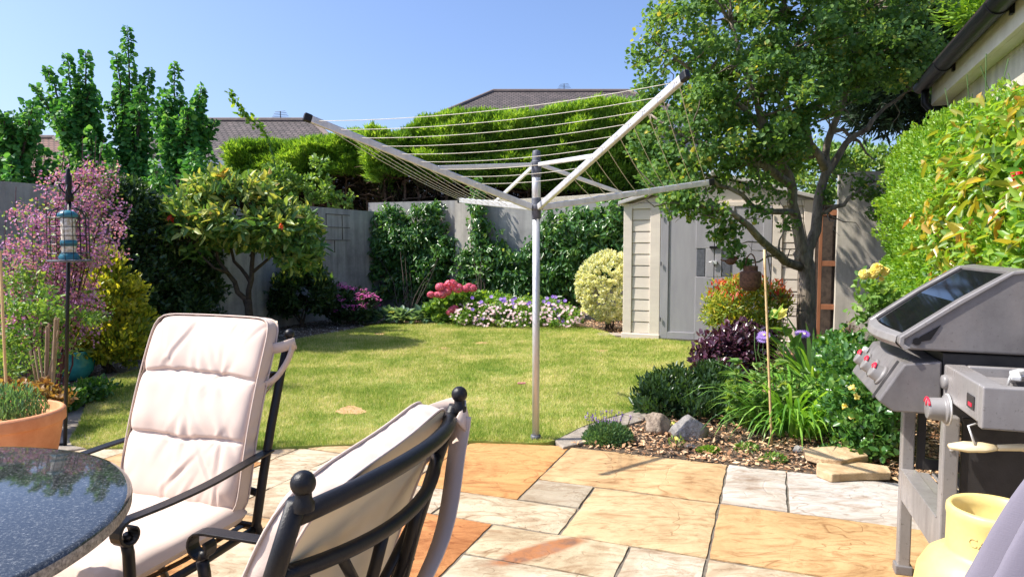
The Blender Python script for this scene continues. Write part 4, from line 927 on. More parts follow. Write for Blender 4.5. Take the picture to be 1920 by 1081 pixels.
for k in range(16):
    t0 = rs.uniform(2.2,4.9); a = hpt(t0,.32,np.array(.9)); b = hpt(t0+rs.uniform(-.3,.3),.42,np.array(float(ztop(t0))+rs.uniform(-.1,.25))); mb.tube(wobble([a,(a+b)/2,b],.12,3), lerp_r(.009,.003,7), 5)
mb.build('stem', M['greenstem'], ce)
pts = [P(1908,338,2.62), P(1904,325,2.62), P(1914,334,2.62)]; p = np.repeat(np.array(pts),4,0)+rdir(12)*.008
leafcloud('red_leaf', M['l_redleaf'], ce, p, np.tile(np.array([[-.9,-.3,-.2]]),(12,1)), .05, .028, 6, .4, -.6, .4, .3)

# ================================================================== BORDER PLANTS
def bush(name, label, cat, blobs, mat, M_, per, rc, L, W, stem='bark_dark', base=None, group=None, kind=6, stems=7, shell=.5, **kw):
    c = np.mean([b[:3] for b in blobs], 0); base = base if base is not None else np.array([c[0], c[1], 0.])
    e = empty(name, base, label, cat, group=group); p, out, cl, cr = clump_pts(blobs, M_, per, rc, shell)
    leafcloud('foliage', M[mat], e, p, out, L, W, kind, clr=cr, **kw)
    mb = MB()
    for k in range(stems):
        t = cl[rs.randint(len(cl))]; b0 = base+np.array([rs.uniform(-.06,.06), rs.uniform(-.06,.06), 0]); t = b0*.25+t*.75
        mb.tube(wobble([b0,(b0+t)/2+np.array([0,0,.05]),t],.05,2), lerp_r(.014,.004,5), 5)
    mb.build('stem', M[stem], e); return e, p, out, cl
def flowers(parent, mat, centers, normals, r, petals=5, name='flower', w=.8, cup=.25):
    n = len(centers); centers = np.asarray(centers); nr = nrm(np.asarray(normals, float)); a = nrm(np.cross(nr, nrm(rdir(n)))); b = np.cross(nr, a)
    th_ = np.arange(petals)*2*np.pi/petals; ax = (a[:,None,:]*np.cos(th_)[None,:,None] + b[:,None,:]*np.sin(th_)[None,:,None] + nr[:,None,:]*cup).reshape(-1,3)
    P_ = np.repeat(centers, petals, 0); N_ = np.repeat(nr, petals, 0); R = np.broadcast_to(np.asarray(r, float), (n,)); R = np.repeat(R, petals)
    V, F_, rr = leaves(P_, ax, N_, R, R*w, np.repeat(rs.rand(n), petals)*.7+.3*rs.rand(n*petals), 6, .05, .1, .5); return np_mesh(name, V, F_, M[mat], parent, rr)

# photinia / loquat tree
PB = P(470,458,8.2); PB[2] = 0; e = empty('loquat_tree', PB, 'small broad tree with rounded crown of big green and bronze leaves', 'tree')
mb = MB(); nodes = []
limb(mb, nodes, [PB, P(468,590,8.2), P(465,560,8.2)], .055, .045, 8, .01)
limb(mb, nodes, [P(465,575,8.2), P(440,530,8.15), P(410,490,8.1), P(395,440,8.1)], .038, .012, 7, .03)
limb(mb, nodes, [P(466,565,8.2), P(475,500,8.2), P(472,440,8.2), P(460,390,8.2)], .036, .012, 7, .03)
limb(mb, nodes, [P(470,530,8.2), P(440,490,8.3), P(425,440,8.3), P(370,420,8.3)], .025, .01, 6, .03)
limb(mb, nodes, [P(474,510,8.2), P(510,480,8.1), P(550,440,8.1)], .022, .008, 6, .03)
limb(mb, nodes, [P(430,515,8.1), P(400,500,7.9), P(360,460,7.9)], .02, .008, 6, .03)
limb(mb, nodes, [P(470,480,8.2), P(490,450,8.4), P(520,400,8.4)], .02, .008, 6, .03)
blobs = [ebl(440,405,8.2,118,62,.72), ebl(355,430,8.15,66,52,.5), ebl(525,430,8.15,66,52,.5), ebl(430,365,8.2,80,40,.5), ebl(300,425,8.1,18,25,.15), ebl(560,470,8.1,36,30,.3)]
p, out, cl, cr = clump_pts(blobs, 330, 17, .13, .35)
up = np.clip((p[:,2]-1.35)*.9, 0, .45)
leafcloud('crown', M['l_photinia'], e, p, out, .125, .05, 6, .75, .15, .6, .2, .12, np.clip(cr*.55+rs.rand(len(p))*.45+up*.5,0,1), .3, .36)
for c in cl[::2]: branch_to(mb, nodes, c, .012, .004)
mb.build('trunk', M['bark_dark'], e, smooth=True)
pts = np.array([P(526,424,7.6), P(318,410,7.6)]); q = np.repeat(pts,6,0)+rdir(12)*.02; leafcloud('red_leaf', M['l_redtip'], e, q, rdir(12), .07, .03)

# dark mass on the left wall
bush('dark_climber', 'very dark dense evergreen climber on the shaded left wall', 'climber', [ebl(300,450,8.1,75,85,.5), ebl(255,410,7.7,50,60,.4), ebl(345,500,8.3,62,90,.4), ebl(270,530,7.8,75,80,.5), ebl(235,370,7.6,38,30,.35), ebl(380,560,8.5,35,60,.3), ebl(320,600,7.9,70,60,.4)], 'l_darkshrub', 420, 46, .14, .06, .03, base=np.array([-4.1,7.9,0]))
# golden cone
g, p, out, cl = bush('golden_shrub', 'conical yellow and green variegated shrub beside the feeder pole', 'shrub', [ebl(205,610,6.4,70,60,.36), ebl(205,555,6.4,55,50,.3), ebl(203,510,6.4,30,38,.16), ebl(225,640,6.3,55,45,.3), ebl(180,630,6.3,50,50,.3), ebl(208,480,6.4,12,18,.06)], 'l_golden', 300, 34, .08, .055, .024, upw=.5, rand=.5)
# light green low shrub at far left
bush('rowan_like_shrub', 'airy light green shrub with layered leaves at the left edge', 'shrub', [ebl(60,570,4.9,80,28,.4), ebl(20,640,4.8,70,40,.4), ebl(95,600,5.1,45,26,.35), ebl(165,592,5.3,35,9,.25), ebl(40,700,4.6,60,40,.35), ebl(40,520,5.1,40,14,.25), ebl(100,660,5.2,35,24,.3)], 'l_fresh', 130, 26, .085, .036, .017, upw=.1, shell=.9)
bush('ground_shrub', 'low leafy green plant spilling over the path below the turquoise pot', 'plant', [ebl(172,732,5.2,34,15,.2), ebl(125,750,4.9,26,22,.2)], 'l_ivy', 90, 26, .06, .04, .024)
bush('bronze_heuchera', 'orange bronze leafy plant behind the terracotta pot', 'plant', [ebl(30,735,4.2,45,14,.22), ebl(90,750,4.3,24,11,.12)], 'f_orange', 70, 22, .06, .035, .03, stem='redstem')
# thalictrum: mauve haze
te = empty('thalictrum', P(95,458,5.4)*np.array([1,1,0]), 'tall airy plant with a haze of tiny mauve flowers by the left wall', 'plant')
mb = MB(); cs = []
for (bx, tx_, ty_, Y) in [(60,30,350,5.6),(75,120,280,5.5),(85,190,270,5.7),(95,215,330,5.6),(60,60,420,5.3),(90,165,300,5.5),(70,90,330,5.5),(50,10,400,5.3),(110,225,370,5.8),(45,20,470,5.2),(105,180,255,5.6),(95,170,285,5.6),(100,130,400,5.4),(95,195,262,5.6),(85,155,255,5.6),(90,215,300,5.6),(70,130,300,5.6),(60,70,370,5.4)]:
    a = P(bx, 458, Y); a[2] = .0; t = P(tx_, ty_, Y); path = wobble([a, (a*.6+t*.4), t], .05, 4); mb.tube(path, lerp_r(.008,.0025,len(path)), 5)
    for k in range(34):
        f = rs.uniform(.45,1); q = path[int(f*(len(path)-1))]; d = rdir(1)[0]*np.array([.27,.22,.17])*(1.25-f*.6)*rs.rand()**.4; w_ = q+d
        mb.tube([q, (q+w_)/2+np.array([0,0,.02]), w_], [.0025,.0018,.001], 3, cap=False); cs.append(w_)
mb.build('stem', M['redstem'], te)
cs = np.array(cs); p = np.repeat(cs,14,0)+rdir(len(cs)*14)*(rs.rand(len(cs)*14,1)**.5)*.075; flowers(te, 'f_purple', p, rdir(len(p)), .011, 4, 'flower', .8)
q = np.repeat(cs[::2],7,0)+rdir(len(cs[::2])*7)*.09; leafcloud('foliage', M['l_fresh'], te, q, rdir(len(q)), .03, .018)
# canes
ce_ = empty('cane_bundle', P(80,458,4.55)*np.array([1,1,0]), 'bundle of old broken canes standing behind the terracotta pot', 'canes')
mb = MB()
for k in range(9):
    b0 = P(70+rs.uniform(-14,14),458,4.55+rs.uniform(-.06,.06)); b0[2] = 0; t = P(80+rs.uniform(-25,30), rs.uniform(590,660), 4.55); mb = MB(); mb.tube([b0,(b0+t)/2,t],[.009,.008,.007],6); mb.build('cane', M['cane_old'], ce_)
t = P(104,598,4.5); b0 = P(80,458,4.5); b0[2]=0; mb = MB(); mb.tube([b0,t],.009,6); mb.build('cane', M['cane_old'], ce_)
b0 = P(-2,458,4.0); b0[2]=0; e=empty('bamboo_cane', b0, 'thin bamboo cane at the extreme left edge', 'cane'); mb=MB(); mb.tube([b0, P(0,470,4.0)],.008,6); mb.build('cane', M['cane'], e)
# turquoise pot
tp = G(133,702)*.985; tp[2]=0; tp = P(133,458,6.1); tp[2] = 0
e = empty('turquoise_pot', tp, 'round turquoise glazed pot in the left bed', 'plant pot')
mb = MB(); mb.lathe([(.0,.0),(.09,.0),(.14,.08),(.155,.16),(.14,.22),(.158,.245),(.158,.262),(.14,.262),(.125,.22),(.0,.2)], tp, 28); mb.build('pot', M['turquoise'], e, smooth=True)
p = tp+np.array([0,0,.24])+rdir(260)*np.array([.11,.11,.09])*rs.rand(260,1)**.5; leafcloud('plant', M['l_purple'], e, p, rdir(260), .035,.02)
# terracotta pot with herbs
tc_ = P(-10,458,3.2); tc_[2]=0; R=.34
e = empty('terracotta_pot', tc_, 'large terracotta pot with green herbs at the left edge behind the table', 'plant pot')
mb = MB(); mb.lathe([(r_*.8,z_) for r_,z_ in [(.0,.0),(.2,.0),(.23,.05),(.29,.3),(.3,.36),(.318,.365),(.318,.415),(.305,.425),(.285,.425),(.275,.38),(.0,.37)]], tc_, 40); mb.build('pot', M['terracotta'], e, smooth=True, bevel=.003)
p = tc_+np.array([0,0,.4])+rdir(3000)*np.array([.19,.19,.16])*rs.rand(3000,1)**.4; p=p[p[:,2]>.38]; leafcloud('herbs', M['l_lavender'], e, p, np.tile(np.array([[0,0,1.]]),(len(p),1)), .03,.008,4,.6,.6,.6)
mb = MB()
for k in range(46):
    a=rs.uniform(0,6.28); r=rs.rand()**.5*.18; q=tc_+np.array([math.cos(a)*r,math.sin(a)*r,.38]); mb.tube(wobble([q,q+np.array([rs.uniform(-.05,.05),rs.uniform(-.05,.05),rs.uniform(.05,.17)])],.01,2),.002,3,cap=False)
mb.build('stem', M['greenstem'], e)
# small shrubs along the back left
e0, p, out, cl = bush('yellow_tipped_shrub', 'rounded dark shrub with yellow leaf tips beneath the loquat tree', 'shrub', [ebl(565,545,10,52,40,.38), ebl(530,560,10,28,30,.25), ebl(598,555,10,28,32,.25), ebl(570,515,10,32,22,.25)], 'l_darkshrub', 170, 26, .1, .09, .034, rand=.5)
q = p[p[:,2] > .62]; leafcloud('young_foliage', M['l_pieris'], e0, q+np.array([0,0,.04]), np.tile(np.array([[0,-.2,1.]]),(len(q),1)), .085,.03,6,.7,.3,.6)
e0, p, out, cl = bush('magenta_shrub', 'low shrub covered in dusky magenta flower clusters by the left wall', 'shrub', [ebl(655,572,10.4,40,34,.33), ebl(682,575,10.3,22,26,.22), ebl(632,568,10.5,26,32,.24)], 'l_darkshrub', 150, 26, .09, .06, .028)
t = blob_pts([ebl(655,570,10.4,43,36,.35), ebl(682,573,10.3,24,28,.24), ebl(632,566,10.5,28,34,.26)], 130, .08); c = t[0][t[0][:,2] > .22]; p = np.repeat(c,16,0)+rdir(len(c)*16)*np.array([.06,.06,.02]); flowers(e0,'f_magenta',p,np.tile(np.array([[0,-.3,1.]]),(len(p),1)),.014,4)
# hosta
def rosette(name, label, cat, c, n, L, W, mat, h=.2, spread=1., up=.9, group=None, droop=.35):
    e = empty(name, c, label, cat, group=group); a = rs.rand(n)*2*np.pi; f = rs.rand(n)**.6; el_ = (1-f)*1.2+.15
    base = np.array(c)+np.stack([np.cos(a)*f*spread*.6, np.sin(a)*f*spread*.6, h*(1-f*.6)*np.ones(n)],1)
    ax = np.stack([np.cos(a)*np.cos(el_), np.sin(a)*np.cos(el_), np.sin(el_)*up],1); nr = np.stack([-np.cos(a)*.3, -np.sin(a)*.3, np.ones(n)],1)
    V, F_, rr = leaves(base, ax+rdir(n)*.25, nr+rdir(n)*.3, L*(.6+.6*rs.rand(n)), W*(.6+.6*rs.rand(n)), rs.rand(n), 6, .14, droop, .42); np_mesh('foliage', V, F_, M[mat], e, rr, smooth=False)
    mb = MB()
    for i in range(0, n, 4): mb.tube([c+np.array([0,0,.0]), base[i]], .003, 4, cap=False)
    mb.build('stem', M['greenstem'], e); return e
for k, (x, y, s, lab) in enumerate([(722,600,.22,'blue green hosta nearest the magenta shrub'),(752,602,.26,'large blue green hosta in the middle of the hosta clump'),(786,603,.22,'blue green hosta beside the hydrangea')]):
    rosette('hosta', lab, 'hosta', P(x,458,10.35)*np.array([1,1,0]), 64, .17,.11,'l_hosta',.16,s,.9,'hostas in front of the climbers')
# hydrangea
e0, p, out, cl = bush('hydrangea', 'hydrangea with round rose pink flower heads in the back border', 'hydrangea', [ebl(850,578,10.4,42,26,.32), ebl(825,585,10.3,24,20,.2), ebl(870,565,10.4,28,24,.2)], 'l_fresh', 90, 20, .1, .1,.06)
for (x, y, r) in [(808,552,.055),(820,552,.05),(826,538,.075),(846,534,.1),(858,540,.085),(829,551,.075),(838,546,.07),(874,541,.06),(886,540,.065),(880,536,.05),(848,580,.055),(853,577,.05),(843,585,.05)]:
    c = P(x,y,10.05); d = rdir(150); q = c+d*r*np.array([1,1,.8]); flowers(e0,'f_pinkred',q,d,.018,4,'flower_head',1.)
# geranium border
e0, p, out, cl = bush('geranium_border', 'mound of cranesbill with many pale pink flowers along the lawn edge', 'flowers', [ebl(900,592,10.1,52,22,.35), ebl(970,592,10.0,60,24,.38), ebl(1045,594,9.9,52,20,.35), ebl(935,578,10.3,60,22,.4), ebl(1010,580,10.2,60,20,.4)], 'l_fresh', 330, 22, .09, .042,.03)
t = blob_pts([ebl(900,590,10.05,54,24,.37), ebl(970,590,9.95,62,26,.4), ebl(1045,592,9.85,54,22,.37)], 620, .08)[0]; flowers(e0,'f_palepink',t,np.tile(np.array([[0,-.7,.7]]),(len(t),1))+rdir(len(t))*.3,.022,5)
e0, p, out, cl = bush('violet_geranium', 'taller cranesbill with violet flowers behind the pale pink ones', 'flowers', [ebl(930,568,10.4,40,18,.3), ebl(1000,575,10.4,40,14,.3), ebl(905,572,10.5,22,18,.2)], 'l_hedge', 90, 22, .09, .045,.03)
t = np.array([P(rs.uniform(885,1060), rs.uniform(555,602), rs.uniform(9.8,10.0)) for _ in range(46)])
for q_ in t: flowers(e0,'f_violet',[q_],[[rs.uniform(-.3,.3),-.8,.6]],.032,5)
# euonymus ball
BUMPK = .12
bush('clipped_euonymus', 'clipped ball shrub with cream variegated leaves left of the shed', 'shrub', [ebl(1142,537,9.75,62,66,.46)], 'l_euonymus', 900, 20, .035, .034,.021, base=P(1142,458,9.75)*np.array([1,1,0]), shell=.12, rand=.5)
BUMPK = 1.

# climbers on the back wall
def climber(label, blobs, n, base_px, mat='l_ivy'):
    b = P(base_px,458,11.2); b[2]=0; e = empty('wall_climber', b, label, 'climber', group='glossy climbers on the back wall')
    p, out, cl, cr = clump_pts(blobs, n, 26, .13, .7, .02, .9, .5)
    # keep in front of the wall
    q = (p[:,:2]-C0); dd = q@E2; lim = -.04; over = dd > lim; p[over,:2] -= (dd[over]-lim+rs.rand(over.sum())*.1)[:,None]*E2
    leafcloud('foliage', M[mat], e, p, out+np.array([-.36,-.9,0])*.8, .085,.042,6,.35,-.45,.7,.3,.12,cr,.3,.36)
    mb = MB()
    for k in range(14):
        t = cl[rs.randint(len(cl))].copy(); d_ = (t[:2]-C0)@E2
        if d_ > -.06: t[:2] -= (d_+.06)*E2
        mb.tube(wobble([b,(b+t)/2,t],.1,2), lerp_r(.008,.003,5), 5, cap=False)
    mb.build('stem', M['bark_dark'], e)
def wbl(px, py, rx, ry):   # blob flattened against the back wall at that column
    k = (px-960)/F; s = (k*C0[1]-C0[0])/(E1[0]-k*E1[1]); Y = (C0+E1*s)[1]-.2; b = list(ebl(px, py, Y, rx, ry)); b[4] = .22; return tuple(b)
climber('large glossy climber covering the wall left of the pier', [wbl(770,470,70,55), wbl(730,510,52,50), wbl(800,430,42,40), wbl(745,430,40,32), wbl(812,500,40,50), wbl(785,540,60,42), wbl(730,400,26,14), wbl(800,395,30,18), wbl(705,450,22,22), wbl(690,495,18,18), wbl(835,465,20,26)], 400, 765)
climber('glossy climber just right of the pier with a trailing dark stem', [wbl(885,510,28,55), wbl(895,400,10,60), wbl(905,450,18,40), wbl(920,500,40,40), wbl(940,530,42,38), wbl(875,560,20,24)], 190, 900)
climber('glossy climber between the clothes dryer pole and the clipped ball', [wbl(1000,510,46,60), wbl(1050,480,50,62), wbl(1095,430,42,38), wbl(1035,420,24,36), wbl(1130,440,45,40), wbl(1080,500,50,55), wbl(975,540,40,34), wbl(1020,560,60,24), wbl(1150,400,28,20), wbl(940,470,14,30), wbl(1155,470,26,60)], 440, 1060)
# yellow-green shoots over the wall on the left
e0, p, out, cl = bush('climbing_rose', 'pale green rambler with yellow leaves looking over the left wall', 'climber', [ebl(600,360,12.9,26,26,.25), ebl(560,350,12.9,30,34,.25), ebl(640,378,12.9,26,12,.2), ebl(520,330,12.9,30,30,.25), ebl(600,310,12.9,16,26,.2), ebl(480,350,12.9,40,30,.3)], 'l_fresh', 110, 18, .13, .085,.05, base=np.array([-3.8,12.95,0]))

# --- right bed
e0, p, out, cl = bush('nandina', 'bushy nandina with green leaves and red tips in front of the shed doors', 'shrub', [ebl(1400,570,7.0,68,42,.38), ebl(1365,580,6.9,38,34,.25), ebl(1440,575,7.0,38,36,.28), ebl(1400,620,6.9,60,40,.35), ebl(1395,548,7.0,48,26,.3)], 'l_nandina', 260, 30, .1, .055,.016, upw=.25)
t = blob_pts([ebl(1400,562,7.0,70,42,.4)], 60, .1)[0]; t = t[t[:,2]>.66]; q = np.repeat(t,14,0)+rdir(len(t)*14)*.06; leafcloud('red_foliage', M['l_redtip'], e0, q, np.tile(np.array([[0,-.3,1.]]),(len(q),1)), .055,.016,6,.6,.4,.7)
bush('purple_shrub', 'low shrub with very dark purple glossy leaves', 'shrub', [ebl(1370,655,6.2,50,34,.28), ebl(1340,665,6.1,34,26,.2), ebl(1400,640,6.2,50,32,.25), ebl(1350,690,6.0,46,24,.25)], 'l_purple', 180, 26, .08, .055,.03)
bush('sarcococca', 'low spreading dark green shrub behind the two rocks', 'shrub', [ebl(1270,735,5.0,64,38,.28), ebl(1335,725,5.1,62,38,.3), ebl(1235,755,4.85,42,32,.22), ebl(1310,765,4.8,70,34,.3), ebl(1375,760,4.9,40,36,.25)], 'l_darkshrub', 330, 26, .07, .05,.018, rand=.55, upw=.5, shell=.4)
# strap-leaf clump
def strap_clump(name, label, c, n, L, h, mat='l_strap', W=.022, cat='plant', spread=.18, curl=1.):
    e = empty(name, c, label, cat); V, F_, R_ = [], [], []
    for i in range(n):
        a = rs.uniform(0,2*math.pi); l = L*rs.uniform(.55,1.1); b0 = np.array(c)+np.array([math.cos(a),math.sin(a),0])*rs.rand()*spread; el_ = rs.uniform(.7,1.45); k = 7; w_ = W*rs.uniform(.6,1.2); r = rs.rand()
        d = np.array([math.cos(a),math.sin(a)]); sd_ = np.array([-d[1],d[0],0]); pos = b0.copy(); an = el_; base = len(V)
        for j in range(k):
            f = j/(k-1); ww = w_*(1-f**2.5)*.5+.0005; V += [pos-sd_*ww, pos+sd_*ww]; pos = pos+np.array([d[0]*math.cos(an), d[1]*math.cos(an), math.sin(an)])*l/(k-1); an -= (.24+.2*rs.rand())*(.6+f)*curl
        for j in range(k-1): F_.append((base+2*j, base+2*j+1, base+2*j+3, base+2*j+2)); R_.append(r)
    np_mesh('foliage', V, F_, M[mat], e, R_, smooth=True); return e
e0 = strap_clump('daylily', 'arching strap leaved clump beside the bamboo cane', P(1495,458,4.4)*np.array([1,1,0]), 330, .6,.5, spread=.25)
strap_clump('daylily', 'smaller strap leaved clump to the right of the tall stems', P(1565,458,4.7)*np.array([1,1,0]), 170, .6,.5)
strap_clump('crocosmia', 'upright strap leaves in front of the tree trunk', P(1530,458,5.8)*np.array([1,1,0]), 80, .8,.7, W=.034, curl=.5)
# leafy stems with asters
ae = empty('aster', P(1435,458,4.45)*np.array([1,1,0]), 'tall leafy stems with two lilac daisy flowers beside the cane', 'flowers')
mb = MB(); PP = []; tops = []
for k in range(15):
    b0 = P(1420,458,4.4)+np.array([rs.uniform(-.2,.3),rs.uniform(-.12,.2),0]); b0[2]=0; t = b0+np.array([rs.uniform(-.12,.12),rs.uniform(-.1,.1),rs.uniform(.22,.5)])
    path = wobble([b0,(b0+t)/2,t],.03,3); mb.tube(path, lerp_r(.004,.002,len(path)),4,cap=False)
    for q in path[1:]:
        PP.append(np.repeat(q[None],7,0)+rdir(7)*.012)
for (x,y,Y) in [(1432,628,4.5),(1500,626,4.9),(1424,634,4.5),(1415,622,4.5)]:
    t = P(x,y,Y); b0 = t.copy(); b0[2]=0; b0[0]+=.05; mb.tube(wobble([b0,(b0+t)/2,t],.03,3),.003,4); tops.append(t)
p = np.concatenate(PP); leafcloud('foliage', M['l_fresh'], ae, p, rdir(len(p))*np.array([1,1,.3]), .085,.024,6,1.,.1,.3,.2); mb.build('stem', M['greenstem'], ae)
c = np.array([tops[0],tops[1],tops[2]+np.array([.02,0,0]),tops[1]+np.array([.03,0,0])]); 
for q_ in c: fo_ = flowers(ae,'f_violet',[q_],[[-.2,-.6,.8]],.045,20,'flower',.2,.1); flowers(ae,'f_yellow',[q_+np.array([0,-.004,.006])],[[-.2,-.6,.8]],.009,6,'flower_centre')
# yellow daylily bloom
t = P(1466,594,4.9); b0 = t.copy(); b0[2] = 0; b0[0] += .08; ye = empty('yellow_lily', b0, 'single pale yellow trumpet lily on a green stem', 'flower'); mb=MB(); mb.tube(wobble([b0,(b0+t)/2,t+np.array([.0,.01,-.04])],.03,3),.004,5); mb.build('stem', M['greenstem'], ye)
flowers(ye,'f_yellow',[t],[[-.5,-.5,.6]],.085,6,'bloom',.42,1.1); q = np.array([t+np.array([.05,.05,-.12]),t+np.array([-.08,0,.02]),t+np.array([.06,0,-.2])]); leafcloud('foliage', M['l_fresh'], ye, np.repeat(q,4,0)+rdir(12)*.03, rdir(12), .14,.05)
# roses
e0, p, out, cl = bush('rose_bush', 'leafy rose bush between the strap leaves and the barbecue', 'rose', [ebl(1610,760,3.9,55,60,.28), ebl(1590,700,4.2,50,45,.25), ebl(1640,720,3.9,45,60,.25), ebl(1630,810,3.8,50,40,.25), ebl(1580,650,4.5,36,26,.2)], 'l_ivy', 210, 20, .08, .038,.026, stem='greenstem', shell=.9)
t = np.array([P(x,y,3.75) for x,y in [(1598,727),(1607,742),(1584,762),(1650,700),(1597,780)]]); q=np.repeat(t,10,0)+rdir(50)*.008; [flowers(e0,'f_yellow',q[k_*10:k_*10+10],rdir(10),.016,3,'bud') for k_ in range(5)]
e0, p, out, cl = bush('yellow_rose', 'rose stem with a cluster of full yellow blooms against the cream wall', 'rose', [ebl(1640,545,4.3,30,34,.12), ebl(1665,565,4.3,26,30,.12), ebl(1625,585,4.3,24,18,.1), ebl(1650,620,4.4,30,30,.12)], 'l_fresh', 46, 15, .07, .045,.03, stem='greenstem', base=P(1650,458,4.35)*np.array([1,1,0]), shell=.9)
for (x,y,r) in [(1620,513,.028),(1637,512,.03),(1645,503,.032),(1659,508,.026),(1653,522,.014)]:
    c=P(x,y,4.15); d=rdir(70); flowers(e0,'f_yellow',c+d*r*.5,d+np.array([0,-.3,.5]),r*.8,3,'bloom',1.,.6)
# allium seed head
t = P(1592,622,4.7); b0=t.copy(); b0[2]=0; e=empty('allium', b0, 'dried brown globe seed head on a thin stalk', 'seed head'); mb=MB(); mb.tube([b0,t],.004,5); d=rdir(120)
for v in d: mb.tube([t, t+v*.07*rs.uniform(.7,1)],.0012,3,cap=False)
mb.build('stalk', M['deadtwig'], e); q=t+d*.07; leafcloud('seeds', M['f_dry'], e, q, d, .014,.008,4)
# lavender, small moss plant, marigolds
lc = G(1140,828); e = empty('lavender', lc*np.array([1,1,0]), 'small grey green lavender mound at the corner of the paving', 'plant')
n_=5200; d = rdir(n_); d[:,2]=abs(d[:,2]); p = lc+d*np.array([.165,.12,.13])*(rs.rand(n_,1)**.35); leafcloud('foliage', M['l_lavender'], e, p, d, .022,.006,4,.8,.5,.4)
mb=MB(); q=[]
for k in range(34):
    a=rs.uniform(0,6.28); r=rs.rand()**.5*.13; b0=lc+np.array([math.cos(a)*r,math.sin(a)*r*.8,.06]); t=b0+np.array([math.cos(a)*.03,math.sin(a)*.03,.1]); mb.tube([b0,t],.0015,3,cap=False); q.append(t)
mb.build('stem', M['greenstem'], e); q=np.repeat(np.array(q),6,0)+rdir(34*6)*np.array([.004,.004,.012]); flowers(e,'f_violet',q,rdir(len(q)),.005,3)
mc = G(1328,845); e=empty('moss_plant', mc*np.array([1,1,0]), 'tiny bright green cushion plant at the paving edge', 'plant'); d=rdir(1500); d[:,2]=abs(d[:,2]); p=mc+d*np.array([.075,.05,.03])*rs.rand(1500,1)**.4; leafcloud('foliage', M['l_hedge'], e, p, d, .014,.005,4,.8,.4)
for (x,y,lab) in [(1262,794,'small orange marigold growing between the two rocks'),(1268,822,'small yellow marigold in front of the rocks')]:
    c=G(x,y+14)*np.array([1,1,0]); t=P(x,y,c[1]); e=empty('marigold', c, lab, 'flower'); mb=MB()
    for k in range(7): mb.tube([c,c+np.array([rs.uniform(-.05,.05),rs.uniform(-.04,.04),rs.uniform(.03,.09)])],.0015,3,cap=False)
    mb.tube([c,t],.002,4); mb.build('stem', M['greenstem'], e); flowers(e,'f_yellow',[t,t+np.array([0,0,.003])],[[0,-.5,.8]]*2,.015,9,'flower',.6); p=c+np.array([0,0,.03])+rdir(40)*np.array([.05,.04,.03]); leafcloud('foliage', M['l_fresh'], e, p, rdir(40), .025,.01)
# weeds around stones
for (x,y,lab,mt) in [(1400,842,'tiny green weed growing in the bark below the bamboo cane','l_fresh'),(1450,862,'flat pale weed seedling near the tall stems','l_fresh'),(1560,845,'low green weed behind the sandstone offcuts','l_ivy')]:
    c=G(x,y)*np.array([1,1,0]); e=empty('weed', c, lab, 'weed'); d=rdir(90); d[:,2]=abs(d[:,2]); leafcloud('foliage', M[mt], e, c+d*np.array([.07,.05,.035]), d, .03,.014)

# rocks
def rock(name, label, c, sx, sy, sz, mat, seed, rz=0, flatk=1):
    bpy_me = MB(); n=28; bpy_me.ball((0,0,0),1,n); V=np.array(bpy_me.v); V2=[]
    for v in V:
        vv=Vector(v); k=1+.28*noise.fractal(vv*1.1+Vector((seed,0,0)),.8,2.1,4)
        q=vv*k
        for (nx,ny,nz,dd) in [(.6,.3,.7,.72),(-.7,-.2,.5,.75),(.2,-.9,.3,.7),(0,.1,-1,.55),(.9,-.3,-.1,.78)]:
            nn=Vector((nx,ny,nz)).normalized(); d=q.dot(nn)-dd-.08*math.sin(seed+nx*5)
            if d>0: q-=nn*d*.85
        V2.append((q.x*sx,q.y*sy,max(q.z*sz,-sz*.6)))
    bpy_me.v=V2; o=bpy_me.build(name, mat, smooth=True); o.location=(c[0],c[1],c[2]); o.rotation_euler=(0,0,rz); tag(o,label,'rock'); return o
c=G(1236,812); rock('rock','rounded brown rock on the left of the pair in the bark',(c[0],c[1]+.04,.045),.09,.085,.085,M['rock'],2.2,.4)
c=G(1298,822); rock('rock','grey angular rock on the right of the pair in the bark',(c[0],c[1]+.04,.045),.125,.09,.095,M['rock_grey'],7.7,-.3)
c=G(1296,839); mb=MB(); mb.lathe([(.0,.0),(.03,.001),(.032,.006),(.022,.011),(.0,.012)],(c[0],c[1],.005),18); o=mb.build('pebble',M['rock_grey'],smooth=True); tag(o,'flat round grey pebble beside the green cushion plant','pebble')
def slabstone(label, corners, z, th, mat):
    pts=[G(*q,z+th)[:2] for q in corners]; mb=MB(); n=len(pts); 
    a=sum(pts[i][0]*pts[(i+1)%n][1]-pts[(i+1)%n][0]*pts[i][1] for i in range(n))
    if a<0: pts=pts[::-1]
    mb.add([(p[0],p[1],z+th+rs.uniform(-.003,.003)) for p in pts]+[(p[0]+rs.uniform(-.01,.01),p[1],z) for p in pts],[tuple(range(n)),tuple(reversed(range(n,2*n)))]+[((i+1)%n,i,n+i,n+(i+1)%n) for i in range(n)])
    o=mb.build('sandstone_offcut',mat,bevel=.006); tag(o,label,'stone',group='sandstone offcuts in the bed')
slabstone('lower orange sandstone offcut lying on the bark', [(1532,866),(1575,862),(1625,866),(1665,872),(1672,884),(1625,884),(1560,888),(1532,878)], .0,.045,M['sandstone'])
slabstone('upper paler sandstone offcut behind the orange one', [(1505,840),(1560,836),(1612,838),(1628,852),(1578,862),(1540,858),(1510,850)], .03,.04,M['sandstone'])
for (x,y,r,lab) in [(1500,846,.04,'grey pebble among the bark left of the offcuts'),(1455,815,.05,'pale stone half buried under the strap leaves'),(1535,812,.05,'grey stone under the rose bush')]:
    c=G(x,y); rock('pebble',lab,(c[0],c[1],.01),r,r*.8,r*.6,M['rock_grey'],x*.1)

